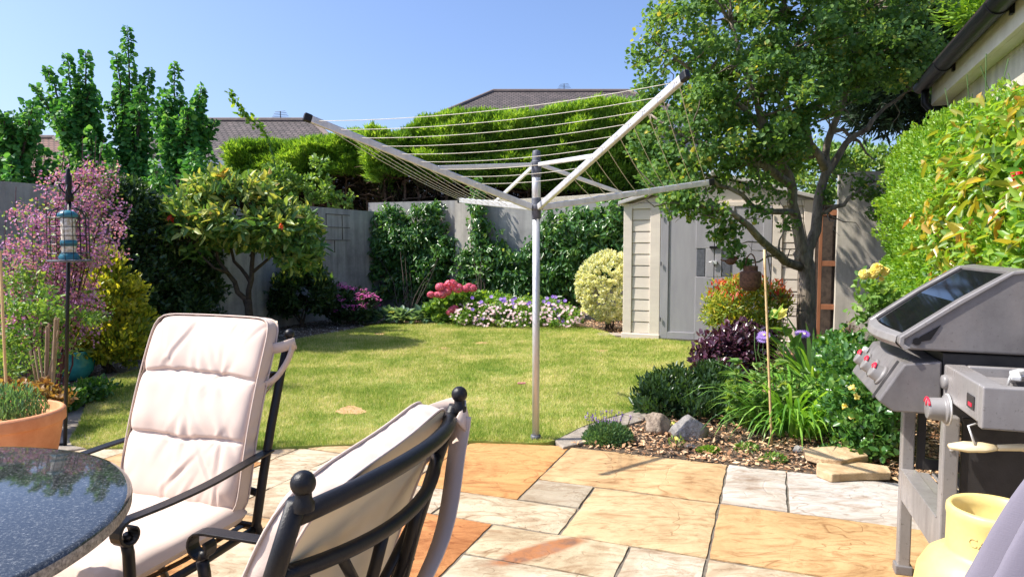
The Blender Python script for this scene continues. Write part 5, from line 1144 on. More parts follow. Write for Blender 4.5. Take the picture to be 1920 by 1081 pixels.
# bamboo cane
b0 = G(1447,832)*np.array([1,1,0]); t = P(1433,468,b0[1]-.02); e = empty('bamboo_cane', b0, 'tall upright bamboo cane in the right bed', 'cane'); mb=MB(); k=11
path=[b0*(1-i/k)+t*i/k for i in range(k+1)]; mb.tube(path,.0075,8)
for q in path[1:-1:2]: mb.ball(q,.0088,8,0,(1,1,.6))
mb.build('cane', M['cane'], e, smooth=True)
# wire hoop near shed
b0=P(1478,458,6.6); b0[2]=0; e=empty('plant_support', b0,'thin black wire plant support hoop in front of the shed','plant support'); mb=MB()
for z in (.72,.58):
    mb.tube([b0+np.array([.17*math.cos(a),.12*math.sin(a),z]) for a in np.linspace(0,2*math.pi,25)],.003,5,cap=False)
for a in (0.5,2.5,4.5): mb.tube([b0+np.array([.17*math.cos(a),.12*math.sin(a),0]),b0+np.array([.17*math.cos(a),.12*math.sin(a),.74])],.003,5)
mb.build('wire',M['black'],e)

# hanging lantern (rusty) and small hanging bird
lc = P(1407,520,6.05); e = empty('hanging_lantern', lc+np.array([0,0,-.12]), 'rusty iron lantern hanging from the low tree branch', 'lantern')
k=6.05/F; mb=MB(); mb.lathe([(.0,-25*k),(11*k,-25*k),(13*k,-22*k),(19*k,-17*k),(19.5*k,-8*k),(19.5*k,8*k),(18*k,11*k),(13*k,12*k),(13*k,22*k),(11.5*k,22*k),(11.5*k,10*k),(0,10*k)], lc, 24); mb.build('body', M['rust'], e, smooth=True, bevel=.002)
mb=MB(); pts=[lc+np.array([9.5*k*math.cos(a),0,20*k+24*k*math.sin(a)]) for a in np.linspace(0,math.pi,13)]; mb.tube(pts,.006,6); mb.build('handle', M['rust'], e, smooth=True)
mb=MB(); tp_=lc+np.array([0,0,44*k]); mb.tube([tp_, tp_+np.array([.02,.03,.12])],.002,4); mb.build('hook', M['black'], e)
bc = P(1370,490,6.05); e = empty('hanging_ornament', bc, 'small brown bird ornament hanging beside the rusty lantern', 'ornament'); mb=MB(); mb.ball(bc,.042,14,0,(1.15,.7,.75)); mb.ball(bc+np.array([.045,0,.028]),.02,10); mb.tube([bc+np.array([-.03,0,.0]),bc+np.array([-.09,0,.015])],[.012,.004],6); mb.build('body', M['rust'], e, smooth=True)
mb=MB(); mb.tube([bc+np.array([0,0,.03]), P(1369,385,6.02)],.0015,4); mb.build('string', M['black'], e)
# string tail
# clothes peg on lawn
c=G(978,726); mb=MB(); R_=Matrix.Rotation(.2,3,'Z'); mb.box((c[0]-.035,c[1]-.006,.03),(c[0]+.035,c[1]-.001,.042),rot=R_); mb.box((c[0]-.035,c[1]+.001,.032),(c[0]+.035,c[1]+.008,.044),rot=Matrix.Rotation(.05,3,'Z')); mb.tube([(c[0],c[1]-.009,.038),(c[0],c[1]+.011,.038)],.006,8)
o=mb.build('clothes_peg',M['pegpink'],bevel=.002); tag(o,'pink plastic clothes peg lying on the lawn','clothes peg')

# ================================================================== ROTARY DRYER
HB = np.array([.148,4.15,0]); e = empty('rotary_dryer', HB, 'rotary clothes dryer with metal pole and four raised arms', 'clothes dryer')
mb=MB(); mb.tube([HB+np.array([0,0,-.02]),HB+np.array([0,0,1.42])],.0225,20); mb.build('pole', M['alu'], e, smooth=True, bevel=0)
mb=MB(); mb.tube([HB+np.array([0,0,1.421]),HB+np.array([0,0,1.72])],.0265,20); mb.build('upper_pole', M['alu'], e, smooth=True)
mb=MB(); mb.lathe([(.024,1.375),(.0285,1.377),(.0285,1.43),(.034,1.432),(.034,1.455),(.029,1.458),(.029,1.5),(.0266,1.503)], HB, 24); mb.build('lower_collar', M['grey_plastic'], e, smooth=True, bevel=.001)
mb=MB(); mb.lathe([(.0266,1.625),(.03,1.63),(.031,1.685),(.028,1.69),(.034,1.695),(.034,1.72),(.026,1.725),(.027,1.76),(.022,1.785),(.0,1.792)], HB, 24); mb.build('top_collar', M['grey_plastic'], e, smooth=True, bevel=.001)
hubz = 1.445; tipA=P(577,221,3.5); tipB=P(1284,143,2.9); tipC=P(862,375.5,5.4); tipD=P(1333,341.5,4.42)
tips=[tipA,tipB,tipC,tipD]; arms=[]
def bar(mb, a, b, w, h):
    a, b = Vector(a), Vector(b); t=(b-a).normalized(); s=t.cross(Vector((0,0,1))).normalized(); u=s.cross(t).normalized(); vs=[]
    for p in (a,b):
        for (i,j) in ((-1,-1),(1,-1),(1,1),(-1,1)): vs.append(p+s*i*w/2+u*j*h/2)
    mb.add(vs,[(0,1,2,3),(7,6,5,4),(1,0,4,5),(2,1,5,6),(3,2,6,7),(0,3,7,4)])
strs=[(817,307),(1122,291),(932,374),(1172,356)]
for i,tp_ in enumerate(tips):
    d=tp_-np.array([HB[0],HB[1],hubz]); dh=np.array([d[0],d[1],0]); dh/=np.linalg.norm(dh); st_=np.array([HB[0],HB[1],hubz])+dh*.034
    mb=MB(); bar(mb,st_,tp_,.024,.038); a=mb.build('arm', M['alu'], e, bevel=.005); arms.append((st_,tp_))
    mb=MB(); dd=(tp_-st_)/np.linalg.norm(tp_-st_); bar(mb,tp_-dd*.022,tp_+dd*.022,.029,.044); mb.build('end_cap', M['black'], a, bevel=.008, world=True) if False else None
    cap=mb; L=e.location; 
    me=bpy.data.meshes.new('end_cap'); me.from_pydata([(v[0]-L[0],v[1]-L[1],v[2]-L[2]) for v in cap.v],[],cap.f); co=finish('end_cap',me,M['black'],a); bv=co.modifiers.new('b','BEVEL'); bv.width=.008; bv.segments=2
    # rivets / line guides along the arm
    for k in range(9):
        mg=MB()
        f=.3+.67*k/8; q=st_+(tp_-st_)*f; mg.ball(q+np.array([0,0,.0]),.0,6) if False else None
        s_=np.cross(dd,[0,0,1]); s_/=np.linalg.norm(s_); mg.tube([q-s_*.0145,q+s_*.0145],.005,6)
        me=bpy.data.meshes.new('line_guide'); me.from_pydata([(v[0]-L[0],v[1]-L[1],v[2]-L[2]) for v in mg.v],[],mg.f); finish('line_guide',me,M['alu'],a)
    # strut from top collar to mid arm
    f=.46; m_=st_+(tp_-st_)*f+np.array([0,0,.012]); s0=np.array([HB[0],HB[1],1.7])+dh*.033; mb=MB(); bar(mb,s0,m_,.014,.024); mb.build('strut', M['alu_white'], e, bevel=.003)
mb=MB()
for (i,j) in ((0,1),(1,3),(3,2),(2,0)):
    for k in range(9):
        f=.3+.67*k/8; a=arms[i][0]+(arms[i][1]-arms[i][0])*f; b=arms[j][0]+(arms[j][1]-arms[j][0])*f; L_=np.linalg.norm(a-b)
        sag=.022*L_*(1 if i==0 else .6); pts=[a*(1-t)+b*t-np.array([0,0,sag*4*t*(1-t)]) for t in np.linspace(0,1,15)]; mb.tube(pts,.0017,5,cap=False)
mb.build('clothes_line', M['rope'], e, smooth=True)
mb=MB(); mb.lathe([(.023,.0),(.032,.0),(.034,.02),(.03,.035),(.0228,.036)],(HB[0],HB[1],.004),20); mb.build('ground_socket', M['grey_plastic'], e, smooth=True)

# ================================================================== BIRD FEEDER
FB = G(122,838)*np.array([1,1,0]); ft = P(131,332,FB[1]); e = empty('feeder_pole', FB, 'slim black metal pole with hooks standing on the lawn corner', 'pole')
def fp(z): f=z/ft[2]; return FB*(1-f)+np.array([ft[0],ft[1],0])*f+np.array([0,0,z])
mb=MB(); mb.tube([fp(0),fp(.8),fp(1.5)],.0105,8); mb.lathe([(.011,0),(.02,.0),(.024,.03),(.012,.06),(.016,.08),(.018,.14),(.01,.17),(.012,.19),(.0,.2)],fp(1.47),14); mb.build('pole', M['black'], e, smooth=True)
mb=MB()
for s in (-1,1):
    mb.tube([fp(1.52)+np.array([s*(.0+.06*math.sin(a)),0,.05*math.sin(a*.9)-.02+.02*(1-math.cos(a))]) for a in np.linspace(0,2.6,12)],.005,6)
fco = P(128,440,FB[1]-.11); mb.tube([tuple(p) for p in catmull([fp(1.48),(fp(1.48)+np.array([fco[0],fco[1],1.6]))/2*np.array([1,1,0])+np.array([0,0,1.56]),np.array([fco[0],fco[1],1.53]),np.array([fco[0],fco[1],1.49])],4)],.004,6); mb.build('hook', M['black'], e, smooth=True)
mb=MB()
for a in (0,1): mb.tube([fp(.0)+np.array([-.05+.0*a,0,.02]),fp(.02)],.006,6)
mb.tube([fp(.0)+np.array([-.05,0,.025]),fp(.0)+np.array([-.05,0,-.02])],.006,6); mb.build('foot_peg', M['black'], e)
fc = P(128,440,FB[1]-.11); z0=1.12; fe = empty('bird_feeder', np.array([fc[0],fc[1],z0]), 'caged seed feeder with teal cap hanging on the black pole', 'bird feeder')
mb=MB(); R=.104
for k in range(16):
    a=2*math.pi*k/16; x,y=fc[0]+R*math.cos(a),fc[1]+R*math.sin(a)
    mb.tube([(x,y,z0+.01),(x,y,z0+.25),(fc[0]+R*.85*math.cos(a),fc[1]+R*.85*math.sin(a),z0+.285),(fc[0]+R*.4*math.cos(a),fc[1]+R*.4*math.sin(a),z0+.31)],.0022,4,cap=False)
for z in (.05,.1,.15,.2,.25): mb.tube([(fc[0]+R*math.cos(a),fc[1]+R*math.sin(a),z0+z) for a in np.linspace(0,2*math.pi,29)],.0022,4,cap=False)
mb.build('wire_cage', M['black'], fe)
mb=MB(); mb.lathe([(.0,0),(R+.004,0),(R+.006,.012),(R-.003,.012),(R-.01,.005),(0,.005)],(fc[0],fc[1],z0),28); mb.build('tray', M['grey_plastic'], fe, smooth=True)
M['teal'] = pmat('teal_plastic', (.02,.14,.2), (.04,.22,.28), 10, .35, 0)
mt,nt_,b_ = newmat('seed_tube'); b_.inputs['Base Color'].default_value=(.75,.72,.62,1); b_.inputs['Roughness'].default_value=.2; t_=tex(nt_,'Noise',60,3,.6); r_=ramp(nt_,[(.5,.42,.28),(.8,.78,.72)],[.4,.6]); nt_.links.new(t_.outputs[0],r_.inputs[0]); nt_.links.new(r_.outputs[0],b_.inputs['Base Color']); M['tube']=mt
mb=MB(); mb.lathe([(0,.05),(.036,.05),(.036,.25),(0,.25)],(fc[0],fc[1],z0),20); mb.build('seed_tube', M['tube'], fe, smooth=True, bevel=.001)
mb=MB(); mb.lathe([(.038,.25),(.052,.255),(.05,.275),(.03,.292),(0,.297)],(fc[0],fc[1],z0),24); mb.build('cap', M['teal'], fe, smooth=True)
mb=MB(); mb.lathe([(.05,.013),(.055,.03),(.04,.05),(.037,.055)],(fc[0],fc[1],z0),24); mb.lathe([(.037,.09),(.042,.095),(.042,.12),(.037,.125)],(fc[0],fc[1],z0),24); mb.build('base', M['teal'], fe, smooth=True)
mb=MB(); mb.tube([(fc[0],fc[1],z0+.295),(fc[0],fc[1],1.5)],.002,5); mb.build('hanger', M['black'], fe)

# ================================================================== TABLE
TC = np.array([-1.235,1.105]); TR=.522; e = empty('garden_table', (TC[0],TC[1],0), 'round polished dark granite garden table', 'table')
mb=MB(); mb.lathe([(0,.73),(TR-.012,.73),(TR-.004,.7285),(TR,.7225)],(TC[0],TC[1],0),120); mb.build('table_top', M['granite'], e, smooth=True)
mb=MB(); mb.lathe([(TR,.7224),(TR+.001,.715),(TR,.702),(TR-.006,.698),(0,.698)],(TC[0],TC[1],0),120); mb.build('stone_edge', M['granite_edge'], e, smooth=True)
mb=MB()
for k in range(4):
    a=math.pi/4+k*math.pi/2; c_,s_=math.cos(a),math.sin(a)
    mb.tube([(TC[0]+c_*.1,TC[1]+s_*.1,.69),(TC[0]+c_*.16,TC[1]+s_*.16,.45),(TC[0]+c_*.2,TC[1]+s_*.2,.25),(TC[0]+c_*.36,TC[1]+s_*.36,.02)],[.02,.018,.018,.02],8)
mb.lathe([(.13,.68),(.13,.695),(.0,.695)],(TC[0],TC[1],0),24); mb.lathe([(.0,.3),(.17,.3),(.17,.315),(.0,.315)],(TC[0],TC[1],0),24)
mb.build('pedestal', M['black'], e, smooth=True)

# ================================================================== CHAIRS
def cushion_grid(w, h, t, seams, seed, nu=70, nv=110, wr=1.0, puff=1., back=.5):
    """local: x width, z height, y thickness(front +). returns V,F"""
    rr=random.Random(seed); cre=[]
    for s in list(seams)+[0.02,.98]:
        for k in range(5): cre.append((rr.uniform(.06,.94), s, rr.uniform(-.8,.8), rr.uniform(.0015,.0055)*wr, rr.uniform(.04,.15), rr.uniform(.014,.04)))
    for k in range(6): cre.append((rr.uniform(.1,.9), rr.uniform(.1,.9), rr.uniform(-1.2,1.2), rr.uniform(.002,.005)*wr, rr.uniform(.06,.14), rr.uniform(.012,.03)))
    V=[]; F_=[]
    for side in (1,-1):
        for j in range(nv+1):
            v=j/nv
            for i in range(nu+1):
                u=i/nu; eu=abs(2*u-1); ev=abs(2*v-1)
                e_=(max(0,1-eu**7))**.5*(max(0,1-ev**14))**.5
                dip=1.
                for s in [q_+.008*math.sin(u*5.3+seed+q_*9)+.004*math.sin(u*13+seed) for q_ in seams]: dip*=1-.4*math.exp(-((v-s)/.010)**2); dip*=1-.2*math.exp(-((v-s)/.05)**2)
                y=t*.5*e_*(dip if side==1 else (.75+.25*dip))*(1 if side==1 else back)
                if side==1:
                    for (cu,cv,sl,am,ln,wd) in cre:
                        dv=v-cv
                        if abs(dv)<ln*2.5:
                            q=(u-cu-sl*dv)/wd
                            if abs(q)<3: y-=am*math.exp(-q*q)*math.exp(-(dv/ln)**2)*e_; y+=am*.6*math.exp(-(q-1.7)**2)*math.exp(-(dv/ln)**2)*e_
                    y+=noise.noise(Vector((u*3.2,v*5,seed)))*.007*e_*wr+noise.noise(Vector((u*9,v*7,seed+5)))*.0025*e_*wr
                a_=math.atan2(2*v-1,2*u-1); ca,sa=abs(math.cos(a_)),abs(math.sin(a_)); k_=(ca**12+sa**12)**(-1/12)*max(ca,sa)
                pinch=(1-.02*sum(math.exp(-((v-s)/.03)**2) for s in seams)) if seams else 1
                x=(u-.5)*k_*w*pinch; z=h*(.5+(v-.5)*k_)
                V.append((x, y*side, z))
    W_=nu+1; off=(nv+1)*W_
    for j in range(nv):
        for i in range(nu):
            a=j*W_+i; F_.append((a+W_,a+W_+1,a+1,a)); a+=off; F_.append((a,a+1,a+W_+1,a+W_))
    return V,F_
def make_chair(loc, rz, label, seed, strap_far=False, drop=0., sag=0., loops=(-1,1)):
    e = empty('cushioned_chair', loc, label, 'chair', rz, group='black metal garden chairs with cream cushions')
    # local: +y facing, x sideways; balls at y=-.30 z=.93
    K = M['black']
    def post(z): # centre line of back posts
        if z>=.36: f=(z-.36)/(.93-.36); return -.125-.175*f-.018*math.sin(f*math.pi)*-1*0.6
        f=z/.36; return -.27+.145*f
    for s in (-1,1):
        mb=MB(); zs=[0,.12,.25,.36,.5,.65,.8,.905]; mb.tube([(s*.258,post(z),z) for z in zs],[.013,.013,.014,.0145,.0145,.014,.0135,.013],10)
        o=mb.build('back_post',K,e,smooth=True,world=False)
        mb=MB(); mb.ball((s*.258,post(.93),.929),.0158,18); mb.lathe([(.0132,-.035),(.0138,-.026),(.0105,-.02),(.010,-.01)],(s*.258,post(.93),.93),14); mb.build('finial',K,o,smooth=True,world=False)
        mb=MB(); mb.tube([(s*.268,.32,0),(s*.268,.325,.25),(s*.268,.33,.47),(s*.268,.335,.50)],.014,10); mb.tube([(s*.268,.32,.01),(s*.268,.32,.0)],.018,10); mb.build('front_leg',K,e,smooth=True,world=False)
        # arm: flat strip with scroll
        path=[(s*.262,post(.56)-.012,.575),(s*.275,-.08,.572),(s*.285,.08,.562),(s*.288,.22,.56),(s*.285,.33,.562)]
        path=[tuple(p) for p in catmull(path,4)]
        sc=[]
        for k in range(15):
            a=math.pi/2-k/14*math.pi*1.75; r=.034*(1-.45*k/14); sc.append((s*.282,.345+r*math.cos(a),.528+r*math.sin(a)))
        mb=MB(); mb.ribbon(path+sc,.036,(1,0,0),.007); mb.build('arm',K,e,smooth=False,bevel=.0018,world=False)
        mb=MB(); mb.tube([(s*.268,.333,.505),(s*.275,.335,.52)],.012,8); mb.build('arm_bracket',K,e,smooth=True,world=False)
        mb=MB(); mb.tube([(s*.25,-.14,.345),(s*.26,.1,.34),(s*.262,.325,.34)],.012,8); mb.build('side_rail',K,e,smooth=True,world=False)
        mb=MB(); mb.tube([(s*.262,-.23,.14),(s*.262,.32,.15)],.009,8); mb.build('stretcher',K,e,smooth=True,world=False)
    mb=MB(); mb.tube([(-.26,.325,.34),(0,.345,.34),(.26,.325,.34)],.012,8); mb.tube([(-.25,-.14,.345),(.25,-.14,.345)],.012,8)
    for k in range(7):
        x=-.2+k*.066; mb.ribbon([(x,-.14,.347),(x,.1,.338),(x,.33,.347)],.02,(1,0,0),.004)
    mb.build('seat_frame',K,e,smooth=False,world=False)
    # back rails: curve backwards in plan
    def rail(z,bow,r,drop,nm):
        mb=MB(); pts=[]
        for k in range(17):
            f=k/16*2-1; pts.append((f*.25,post(z)-bow*(1-f*f),z-drop*(1-abs(f)**2)*1.0)); 
        mb.tube(pts,r,10); mb.build(nm,K,e,smooth=True,world=False); return pts
    top=rail(.882,.055,.0135,-.012,'top_rail'); mid=rail(.80,.055,.0115,.012,'cross_rail'); low=rail(.45,.03,.012,0,'cross_rail')
    mb=MB()
    for (f0,f1) in ((3,13),(13,3),(6,6),(10,10),(1,8),(15,8)):
        a=np.array(mid[f0]); b=np.array(low[f1]); pts=[a*(1-t)+b*t+np.array([0,-.012*math.sin(t*math.pi),0]) for t in np.linspace(0,1,7)]; mb.tube(pts,.0085,8,flat=(1.2,.7))
    mb.build('back_lattice',K,e,smooth=True,world=False)
    # seat cushion
    V,F_=cushion_grid(.485,.5,.085,[],seed+3,50,50,.8,back=.9); R=Matrix.Rotation(math.radians(-88),3,'X')
    V=[tuple(Matrix.Rotation(math.radians(90),3,'X')@Vector((v[0],v[1],-v[2]))) for v in V]   # lay flat: z->y
    V=[(v[0], v[1]-.125 if True else 0, v[2]) for v in V]
    ys=[v[1] for v in V]; y0=min(ys); V=[(v[0],v[1]-y0-.135,v[2]+.398-.012*((v[1]-y0)/.5)) for v in V]
    me=bpy.data.meshes.new('seat_cushion'); me.from_pydata(V,[],F_); so=finish('seat_cushion',me,M['fabric'],e,True)
    # back cushion
    ang=math.atan2(.175,.57); H=.60
    V,F_=cushion_grid(.475,H,.085,[.36,.69],seed,80,130,1.,back=.45)
    def place(v):
        x,y,z=v; bow=.028*(1-(x/.24)**2)*min(1,max(0,(z-.1)/.45))
        yy=-.075 + y*math.cos(ang) - z*math.sin(ang) - bow + .018*math.sin(z/H*math.pi)
        zz=.405 + y*math.sin(ang)*.6 + z*math.cos(ang) - (z/H)*(drop + sag*(.5-x/.48) + (sag*.9*abs(x/.24)**4 if sag else 0)); return (x,yy,zz)
    nfront=len(F_); V2=[place(v) for v in V]
    front=[f for i,f in enumerate(F_) if i%2==0]; backf=[f for i,f in enumerate(F_) if i%2==1]
    me=bpy.data.meshes.new('back_cushion'); me.from_pydata(V2,[],front+backf); me.materials.append(M['fabric']); me.materials.append(M['fabric_back'])
    me.polygons.foreach_set('material_index',[0]*len(front)+[1]*len(backf)); me.polygons.foreach_set('use_smooth',[True]*len(me.polygons))
    bo=bpy.data.objects.new('back_cushion',me); COL.objects.link(bo); bo.parent=e
    # gathered side band and piping
    def outline(off,y,k=120):
        pts=[]; 
        for i in range(k):
            a=2*math.pi*i/k; cx_,sz_=math.cos(a),math.sin(a); n_=12
            r=(abs(cx_)**n_+abs(sz_)**n_)**(-1/n_); pts.append((cx_*r*(.2375+off), y, H/2+sz_*r*(H/2+off)))
        return pts
    mb=MB(); P1=[place(p) for p in outline(.001,.018)]; P2=[place(p) for p in outline(.001,-.026)]; k=len(P1); 
    for i in range(k):
        w_=.0035*math.sin(i*2.4)+.002*math.sin(i*5.1); P1m=P1[i]; 
    rows=[]; ns=240
    for r_ in range(5):
        y=.016-.05*r_/4; ol=outline(.0,y,ns); row=[]
        for i,p in enumerate(ol):
            a=2*math.pi*i/ns; g=(.0014*math.sin(i*1.05+r_*.25)+.0014*math.sin(i*.57+2+r_*.3))*math.sin(math.pi*r_/4); bulge=.004*math.sin(math.pi*r_/4)
            pn_=1-.02*sum(math.exp(-((p[2]/H-s_)/.03)**2) for s_ in (.36,.69)); q=(p[0]*pn_*(1+(bulge+g)/.24), p[1], H/2+(p[2]-H/2)*(1+(bulge+g)/.3)); row.append(place(q))
        rows.append(row)
    vs=[p for r_ in rows for p in r_]; fs=[(r_*ns+i, r_*ns+(i+1)%ns, (r_+1)*ns+(i+1)%ns, (r_+1)*ns+i) for r_ in range(4) for i in range(ns)]
    mb.add(vs,fs); mb.build('side_band',M['fabric'],bo,smooth=True,world=False)
    pp=[place(p) for p in outline(.003,.016)]; mb=MB(); mb.tube(pp+[pp[0]],.0024,6,cap=False); pp=[place(p) for p in outline(.003,-.034)]; mb.tube(pp+[pp[0]],.0024,6,cap=False); mb.build('piping',M['fabric'],bo,smooth=True,world=False)
    # back panel behind
    rows=[]
    for r_ in range(12):
        z=H*(.01+.98*r_/11); rows.append([place(((-1+2*i/10)*.2375*(1-.06*abs(2*(r_/11)-1)**10),-.034-.002*math.sin(i),H*(.003+.994*r_/11))) for i in range(11)])
    mb=MB(); mb.add([p for r_ in rows for p in r_],[(r_*11+i,r_*11+i+1,(r_+1)*11+i+1,(r_+1)*11+i) for r_ in range(11) for i in range(10)]); mb.build('back_panel',M['fabric_back'],bo,smooth=True,world=False)
    # tie loops round each post, just under the finial
    for s in loops:
        px_,py_,pz_=s*.258,post(.9),.9
        lp=[(s*.225,py_+.055,.885),(s*.262,py_+.036,.892),(s*.282,py_+.004,.90),(s*.268,py_-.022,.895),(s*.24,py_-.02,.872)]
        lp2=[(s*.282,py_+.0,.9),(s*.276,py_+.02,.85),(s*.262,py_+.06,.80),(s*.232,py_+.085,.775)]
        mb=MB(); mb.ribbon([tuple(p) for p in catmull(lp,4)],.034,(0,.2,1),.004); mb.ribbon([tuple(p) for p in catmull(lp2,4)],.022,(0,.6,1),.003); mb.build('tie_loop',M['fabric'],bo,smooth=True,world=False)
    # retaining band across the back
    bp=[(-.262,post(.88)-.02,.885),(-.235,post(.8)-.05,.82),(-.12,post(.7)-.1,.70),(.0,post(.6)-.1,.60),(.14,post(.55)-.07,.545),(.24,post(.52)-.03,.53)]
    bp=[(-x,y,z) for x,y,z in bp] if strap_far else bp
    mb=MB(); mb.ribbon([tuple(p) for p in catmull(bp,5)],.045,(0,-.8,.6),.003); mb.build('back_strap',M['fabric'],bo,smooth=True,world=False)
    return e
# chair one: faces the table, seen from the front
def chair_at(right_ball, face, label, seed, sf):
    f=np.array(face); f=f/np.linalg.norm(f); rz=math.atan2(f[1],f[0])-math.pi/2
    # the ball given sits at local (s*.258,-.30)
    return f, rz
f=np.array([-.342,-.94]); rz=math.atan2(f[1],f[0])-math.pi/2; xl=np.array([f[1],-f[0]])  # local +x direction
c1=np.array([-.728,2.2])
# local x axis = rotate(1,0) by rz
lx=np.array([math.cos(rz),math.sin(rz)]); s=-1 if (lx@np.array([1,0]))<0 else 1
org=c1 - lx*(s*.258) + f*.30
make_chair((org[0],org[1],0), rz, 'cream cushioned chair facing the camera beyond the granite table', 11, False, loops=(-1,))
n_far=np.array([-.102,1.306]); n_near=np.array([-.256,.8095]); lxd=(n_far-n_near); lxd/=np.linalg.norm(lxd); f=np.array([-lxd[1],lxd[0]]); rz=math.atan2(f[1],f[0])-math.pi/2
mid=(n_far+n_near)/2; org=mid+f*.30
make_chair((org[0],org[1],0), rz, 'nearest cushioned chair seen from behind with black curved back rails', 23, True, .042, .036, loops=(1,))

# ================================================================== BARBECUE
GB=(1.292,1.972,0); az=math.radians(18.5)
g=empty('gas_barbecue', GB, 'grey gas barbecue with windowed lid and side burner', 'barbecue', -az)
# local x = back (away from front), y = along width (far), z up.  q = -x
def pq(l): return [(-a,b) for a,b in l]
GW=.51
lidp=[(.127,.908),(.142,.925),(.14,.945),(-.013,1.06),(-.139,1.144),(-.19,1.15),(-.30,1.135),(-.39,1.05),(-.42,.95),(-.405,.906),(-.15,.905)]
for (a,b,nm) in ((-.012,.028,'lid_end'),(GW-.028,GW+.012,'lid_end')):
    mb=MB(); mb.prism(pq(lidp),a,b); le=mb.build(nm,M['grill'],g,bevel=.007,world=False,seg=3)
    if a<0:
        mb=MB(); mb.lathe([(0,0),(.011,0),(.011,.004),(0,.004)],(-.095,-.0165,.934),16,axis=(0,1,0)); mb.prism([(-.108,.927),(-.085,.95),(-.035,.985),(-.06,.94)],-.0145,-.0125); mb.build('lid_recess_dark',M['black'],le,world=False)  # flat black disc and wedge stand for the dark handle recess
        mb=MB(); tri=[(-.127,.906),(-.142,.925),(-.14,.945),(.013,1.06),(.139,1.144),(.19,1.15),(.19,1.142),(.137,1.134),(.016,1.048),(-.128,.94),(-.128,.925),(-.11,.914)]
        mb.prism(tri,-.018,-.0125); mb.build('lid_rim',M['grill_light'],le,bevel=.002,world=False)
# lid body: top/back shell, and front lower lip
mb=MB(); mb.prism(pq([(-.139,1.143),(-.19,1.149),(-.30,1.134),(-.39,1.049),(-.42,.95),(-.405,.907),(-.395,.907),(-.408,.95),(-.38,1.04),(-.295,1.122),(-.19,1.137),(-.141,1.13)]),.028,GW-.028)
mb.build('lid_shell',M['grill'],g,bevel=.003,world=False)
mb=MB(); n=16; V_=[]
for i in range(n+1):
    y=.028+(GW-.056)*i/n; bow=.03*math.sin(math.pi*i/n)
    for (qq,z) in ((.127+bow,.905),(.144+bow,.922),(.14+bow*.9,.944),(.118+bow*.6,.952),(.11,.908)): V_.append((-qq,y,z))
fs=[(i*5+j,i*5+(j+1)%5,(i+1)*5+(j+1)%5,(i+1)*5+j) for i in range(n) for j in range(5)]; mb.add(V_,fs); mb.build('lid_handle',M['grill_light'],g,smooth=False,bevel=.003,world=False)
mb=MB(); mb.prism(pq([(.12,.948),(-.013,1.05),(-.139,1.134),(-.139,1.126),(-.013,1.042),(.11,.946)]),.03,GW-.03); mb.build('lid_window',M['glass_dark'],g,world=False)
for (a,b) in ((.03,.05),(GW-.05,GW-.03)): mb=MB(); mb.prism(pq([(.12,.951),(-.013,1.053),(-.139,1.137),(-.139,1.1345),(-.013,1.0505),(.12,.9485)]),a,b); mb.build('window_surround',M['grill_dark'],g,world=False)
mb=MB(); mb.prism(pq([(.02,.73),(.02,.9),(-.4,.9),(-.36,.70),(-.05,.68)]),.012,GW-.012); mb.build('cook_box',M['grill_dark'],g,bevel=.004,world=False)
mb=MB(); mb.prism(pq([(.189,.746),(.122,.862),(.024,.876),(.022,.716),(.147,.716)]),.0,GW); cp=mb.build('control_panel',M['grill'],g,bevel=.005,world=False)
nv=Vector((-.861,0,.507))
def knob(y,base,parent,r=.026,h=.036,nv=nv,label=None):
    mb=MB(); mb.lathe([(r*1.25,0),(r*1.25,.006),(r*1.05,.008),(r,.01),(r*.94,h*.85),(r*.86,h),(0,h)],base,24,axis=nv); mb.build('knob_base',M['grill_dark'],parent,world=False) if False else None
    o=mb.build('control_knob',M['knob'],parent,smooth=True,bevel=.0015,world=False)
    m2=MB(); u=Vector((0,1,0)); w_=nv.cross(u).normalized(); w_=w_ if w_.z>0 else -w_; pts=[Vector(base)+nv*(h*.98)+ (w_*math.cos(a)+u*math.sin(a))*r*.93 for a in np.linspace(-1.1,1.1,11)]; m2.tube([tuple(p) for p in pts],.0032,6); m2.tube([tuple(Vector(base)+nv*(h*1.0)+w_*r*.9),tuple(Vector(base)+nv*(h*1.02)+w_*r*.25)],.0028,6)
    m2.build('red_mark',M['red'],o,smooth=True,world=False)
for y in (.13,.27,.41): knob(y,(-.158,y,.802),cp)
mb=MB(); mb.prism(pq([(.192,.742),(.124,.860),(.1225,.858),(.1905,.740)]),.06,.09); mb.build('ignition_label',M['grill_dark'],cp,world=False)
mb=MB(); mb.lathe([(.012,0),(.012,.012),(.009,.016),(0,.016)],(-.145,.48,.83),16,axis=nv); mb.lathe([(.012,0),(.012,.012),(.009,.016),(0,.016)],(-.145,.47,.80),16,axis=nv); mb.build('igniter_button',M['alu'],cp,smooth=True,world=False)
# cart
for (y0_,nm) in ((-.018,'cart_leg'),(GW-.022,'cart_leg')):
    for (x0_,x1_) in ((-.018,.024),(.38,.42)):
        mb=MB(); mb.box((x0_,y0_,.015),(x1_,y0_+.04,.716)); lg=mb.build(nm,M['grill_light' if x0_<0 else 'grill'],g,bevel=.005,world=False)
        mb=MB(); mb.box((x0_-.008,y0_-.006,.0),(x1_+.008,y0_+.046,.035)); mb.build('foot',M['grill'],lg,bevel=.004,world=False)
        if x0_<0:
            for z in (.33,.62,.28): mb=MB(); mb.lathe([(.006,0),(.006,.003),(.003,.005),(0,.005)],(x0_+.022,y0_-.0005,z),10,axis=(0,-1,0)); mb.build('bolt',M['alu'],lg,smooth=True,world=False)
mb=MB(); mb.box((-.016,.024,.285),(-.004,GW-.024,.395)); mb.box((-.02,.024,.396),(.03,GW-.024,.401)); mb.build('front_rail',M['grill_light'],g,bevel=.002,world=False)
